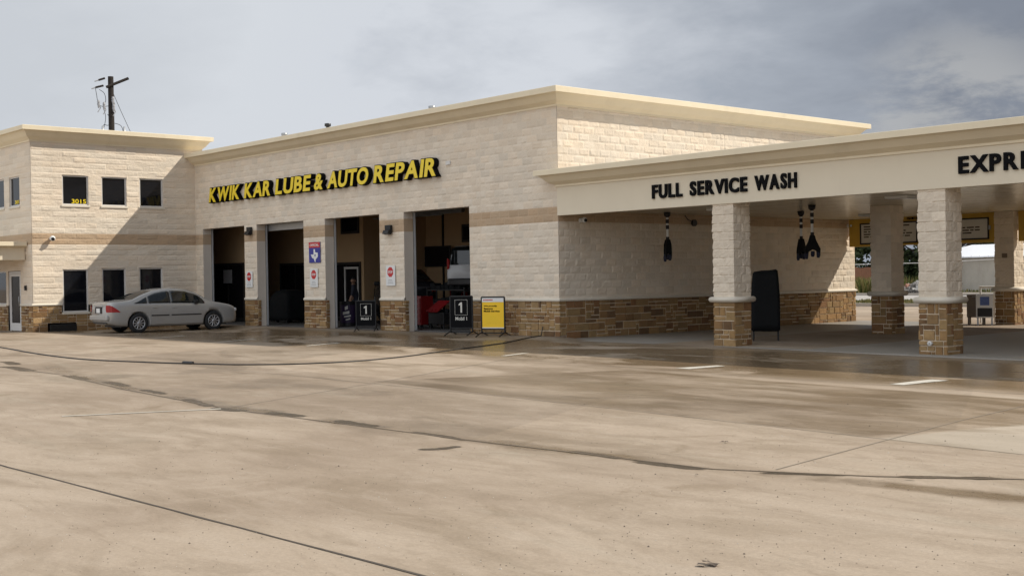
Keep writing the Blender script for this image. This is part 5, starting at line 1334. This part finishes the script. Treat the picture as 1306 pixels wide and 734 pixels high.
# ------------------------------------------------------------------ utility pole behind the wing
up = thing('utility_pole', 'dark wooden utility pole with crossarm rising behind the office wing', 'utility pole', (-40, 5.05, 0)); px, py = -40.0, 5.05
mb = MB(); mb.tube([(px, py, -.1), (px, py, 12.72)], [.19, .145], 12); mb.build('pole', M['wood'], up)
A = Vector((.25, .97, 0)).normalized()
def PP(d, z, q=0): return (px+A.x*d+.2*q, py+A.y*d, z)
mb = MB(); ar = [PP(-.62, 11.98, .5), PP(1.0, 12.62, .5)]
mb.tube([PP(-.30, 12.12, .8), PP(.86, 12.66, .8)], .075, 6); mb.build('crossarm', M['wood'], up)
for a, b in ((PP(-.62, 12.50), PP(-.30, 12.62)), (PP(-.78, 12.10), PP(-.38, 12.22))):
    mb = MB(); mb.tube([a, b], .055, 8); mb.build('insulator', M['wood'], up)
    mb = MB(); mb.tube([a, (a[0], a[1]-.22, a[2]-.09)], .03, 6); mb.build('insulator', M['ceramic'], up)
for d, z in ((-.72, 11.28), (-.44, 11.18), (.02, 11.5), (.05, 11.1)):
    mb = MB(); c = PP(d, z, .9); mb.lathe([(.01, .14), (.07, .10), (.05, .05), (.09, .02), (.05, -.03), (.08, -.07), (.03, -.30)], 8, Matrix.Translation(c)); mb.tube([c, (c[0], c[1]+.1, c[2]-.28), (c[0], c[1]-.05, c[2]-.52)], .024, 5); mb.build('cutout_fuse', M['ceramic'], up)
for k, pts in enumerate(([PP(-.80, 12.1), PP(-.74, 11.7), PP(-.70, 11.4)], [PP(-.60, 12.0), PP(-.34, 11.8), PP(-.28, 11.4), PP(-.44, 11.2)], [PP(-.72, 11.2), PP(-.44, 11.1), PP(-.1, 11.15), PP(.02, 11.2)], [PP(-.40, 11.0), PP(-.30, 10.6), PP(-.34, 10.2), PP(-.45, 9.8)], [PP(-.2, 10.7), PP(-.06, 10.5)], [PP(-.5, 9.6), PP(-.42, 10.1), PP(-.2, 10.1), PP(0, 10.2)], [PP(.05, 10.25), PP(.5, 10.1), PP(.62, 9.6)])):
    mb = MB(); mb.tube(crom([Vector(p) for p in pts], 4), .016, 5); mb.build('jumper_wire', M['wire'], up)
mb = MB(); mb.tube([PP(.05, 12.0), PP(.5, 10.9), PP(1.02, 9.7), PP(2.2, 7.0), PP(4, 2.8), PP(5.2, 0)], .014, 5); mb.build('guy_wire', M['wire'], up)
for d in (-.5, .62):
    mb = MB(); c = PP(d, 9.2, .5); mb.lathe([(.01, 0), (.13, 0), (.13, .55), (.06, .62), (.05, .85), (.01, .86)], 12, Matrix.Translation(c)); mb.tube([c, (px, py, c[2]+.1)], .03, 6); mb.build('transformer', M['steel'], up)

# ------------------------------------------------------------------ land behind the canopy
def weeds(name, x0, x1, y0, y1, n, hmin, hmax, cols, seed, zg):
    rnd = random.Random(seed); mb = MB()
    for _ in range(n):
        x, y = rnd.uniform(x0, x1), rnd.uniform(y0, y1); h = rnd.uniform(hmin, hmax); a = rnd.uniform(0, 2*pi); w_ = rnd.uniform(.02, .05)*(1+h*.6); lx, ly = rnd.gauss(0, .2)*h, rnd.gauss(0, .2)*h
        c = Vector(rnd.choice(cols))*rnd.uniform(.7, 1.25)
        mb.face([(x-w_*cos(a), y-w_*sin(a), zg), (x+w_*cos(a), y+w_*sin(a), zg), (x+lx*.5+w_*.7*cos(a), y+ly*.5+w_*.7*sin(a), zg+h*.6), (x+lx, y+ly, zg+h)], tuple(c))
    return struct(mb.build(name, M['weed'], recalc=False), True)
weeds('weeds', -31, -22.6, 53.5, 57, 2600, .3, 1.25, [(.20, .17, .06), (.13, .14, .04), (.28, .22, .10), (.10, .12, .035)], 1, .12)
weeds('weeds', -22, 0, 55.5, 56.9, 900, .05, .3, [(.20, .17, .06), (.13, .14, .04)], 2, .12)
weeds('grass', -14, 0, 31.3, 36.8, 5000, .05, .16, [(.10, .11, .035), (.17, .15, .06), (.22, .19, .09)], 3, .02)
# fence
fn = thing('board_fence', 'rusty brown board fence beyond the road', 'fence', (-24, 58.5, 0)); 
mb = MB(); rnd = random.Random(9); x = -60
while x < -26.4:
    mb.box(x, x+.19, 58.5, 58.53, .1, 1.95+rnd.uniform(-.05, .05)); x += .2
mb.build('boards', M['fence'], fn)
for x in (-50, -44, -38, -32, -26.4):
    mb = MB(); mb.box(x-.05, x+.05, 58.54, 58.64, .1, 2.05); mb.build('post', M['wood'], fn)
# plaster shed with a white metal roof
shd = thing('plaster_shed', 'low weathered plaster building with bright white roof beyond the road', 'building', (-17, 58, 0))
SX0, SX1, SY0, SY1 = -22.4, -8.0, 57.0, 64.0; b0 = MB(); b0.box(SX0, SX1, SY0, SY1, .1, 2.45); b0.build('wall', M['shedwall'], shd)
mb = MB(); zr = 2.46
mb.mesh([(SX0-.3, SY0-.35, zr), (SX1+.3, SY0-.35, zr), (SX1+.3, SY1, zr+.95), (SX0-.3, SY1, zr+.95), (SX0-.3, SY0-.35, zr+.08), (SX1+.3, SY0-.35, zr+.08), (SX1+.3, SY1, zr+1.03), (SX0-.3, SY1, zr+1.03)], [(0, 1, 2, 3), (4, 5, 6, 7), (0, 1, 5, 4), (1, 2, 6, 5), (2, 3, 7, 6), (3, 0, 4, 7)])
k = SX0
while k < SX1: mb.box(k, k+.05, SY0-.36, SY0-.30, zr+.02, zr+.13); k += .6
mb.build('roof', M['shedroof'], shd)
mb = MB(); mb.box(-12.5, -11.4, SY0-.03, SY0-.003, .12, 2.1); mb.build('door', M['wood'], shd)
# rubble pile
rnd = random.Random(12); mb = MB()
for _ in range(170):
    a = rnd.uniform(0, 2*pi); r_ = rnd.random()**.7*1.9; h = max(.0, .75*(1-r_/1.9)); s = rnd.uniform(.08, .26)
    R_ = Matrix.Translation((-20.6+r_*cos(a), 53.0+r_*sin(a)*.6, .12+h*rnd.uniform(.4, 1))) @ Matrix.Rotation(rnd.uniform(0, 6), 4, Vector((rnd.random(), rnd.random(), 1)))
    c = rnd.choice([(.45, .43, .40), (.30, .28, .26), (.12, .11, .10), (.05, .045, .04), (.26, .13, .09)]); mb.box(-s, s, -s*.7, s*.7, -s*.5, s*.5, c, mat=R_)
struct(mb.build('rubble_pile', M['rubble']), True)
# trees
def tree(x, y, h, rad, seed, label, low=.12, n=6500, dark=1.0, group='dark trees beyond the road'):
    t_ = thing('tree', label, 'tree', (x, y, .1), 0, group); rnd = random.Random(seed)
    mb = MB(); mb.tube([(x, y, 0), (x+.1, y, h*.3), (x-.05, y+.1, h*.62)], [.26, .18, .07], 8)
    tips = []
    for k in range(7):
        a = 2*pi*k/7+rnd.random(); z = h*rnd.uniform(.22, .5); e = (x+rad*.6*cos(a), y+rad*.6*sin(a), z+h*.2); mb.tube([(x, y, z), ((x+e[0])/2, (y+e[1])/2, z+h*.08), e], [.09, .06, .025], 6)
    mb.build('trunk', M['bark'], t_)
    cl = []
    for _ in range(60):
        a = rnd.uniform(0, 2*pi); u_ = rnd.uniform(low, 1); prof = sin(pi*min(1, (u_-low)/(1-low)*.82+.12))**.6; r_ = rad*prof*sqrt(rnd.random())
        cl.append((Vector((x+r_*cos(a), y+r_*sin(a), h*u_)), rnd.uniform(.16, .30)*rad, rnd.uniform(.65, 1.3)))
    mb = MB()
    for _ in range(n):
        c, r_, g = rnd.choice(cl); d = Vector((rnd.gauss(0, 1), rnd.gauss(0, 1), rnd.gauss(0, .8))); d = d.normalized()*r_*rnd.random()**.45; p = c+d; s = rnd.uniform(.16, .36)
        t1 = Vector((rnd.gauss(0, 1), rnd.gauss(0, 1), rnd.gauss(0, .6))).normalized(); t2 = t1.orthogonal().normalized(); t2.rotate(Matrix.Rotation(rnd.uniform(0, 6.28), 3, t1))
        g2 = g*rnd.uniform(.75, 1.25)*dark; mb.face([p-t1*s, p+t2*s*.5, p+t1*s, p-t2*s*.5], (.045*g2, .062*g2, .022*g2))
    mb.build('crown', M['leaf'], t_, recalc=False)
TR = [(-36, 67, 8.0, 3.6, 'dense tree seen above the rusty fence'), (-30.5, 70, 7.2, 3.4, 'dark tree seen between the wall end and the rear pillar'), (-26, 68, 8.0, 3.8, 'broad dark tree above the rubble pile'), (-21, 71, 7.5, 3.6, 'dark tree behind the near end of the white roof'), (-15.5, 70, 8.3, 3.8, 'tall dark tree rising over the white roof'), (-9.5, 69, 7.0, 3.3, 'dark tree behind the far end of the white roof')]
for k, (x, y, h, r_, lb_) in enumerate(TR): tree(x, y, h, r_, 100+k, lb_, .03)
for k, (x, y, h) in enumerate(((-44, 72, 7), (-3, 72, 7.5), (5, 74, 6.5), (14, 72, 7.5))): tree(x, y, h, 3.5, 200+k, ['tree at the end of the rusty fence', 'tree beyond the road past the plaster building', 'lower tree beyond the road in line with the second pillar', 'tree beyond the road farthest from the garage'][k], .05, 1500)
# overhead cable seen under the menu boards
cb = thing('overhead_cable', 'thin pale cable slung between two poles before the dark trees', 'cable', (-30, 52.5, 0))
mb = MB(); mb.tube([(-62, 52.2, 2.6), (-45, 52.2, 2.22), (-28, 52.2, 2.12), (-20, 52.2, 2.14), (-2, 52.2, 2.6)], .022, 6); mb.build('cable', M['alu'], cb)
for x in (-62, -2):
    mb = MB(); mb.tube([(x, 52.2, 0), (x, 52.2, 3.0)], .07, 8); mb.build('post', M['wood'], cb)
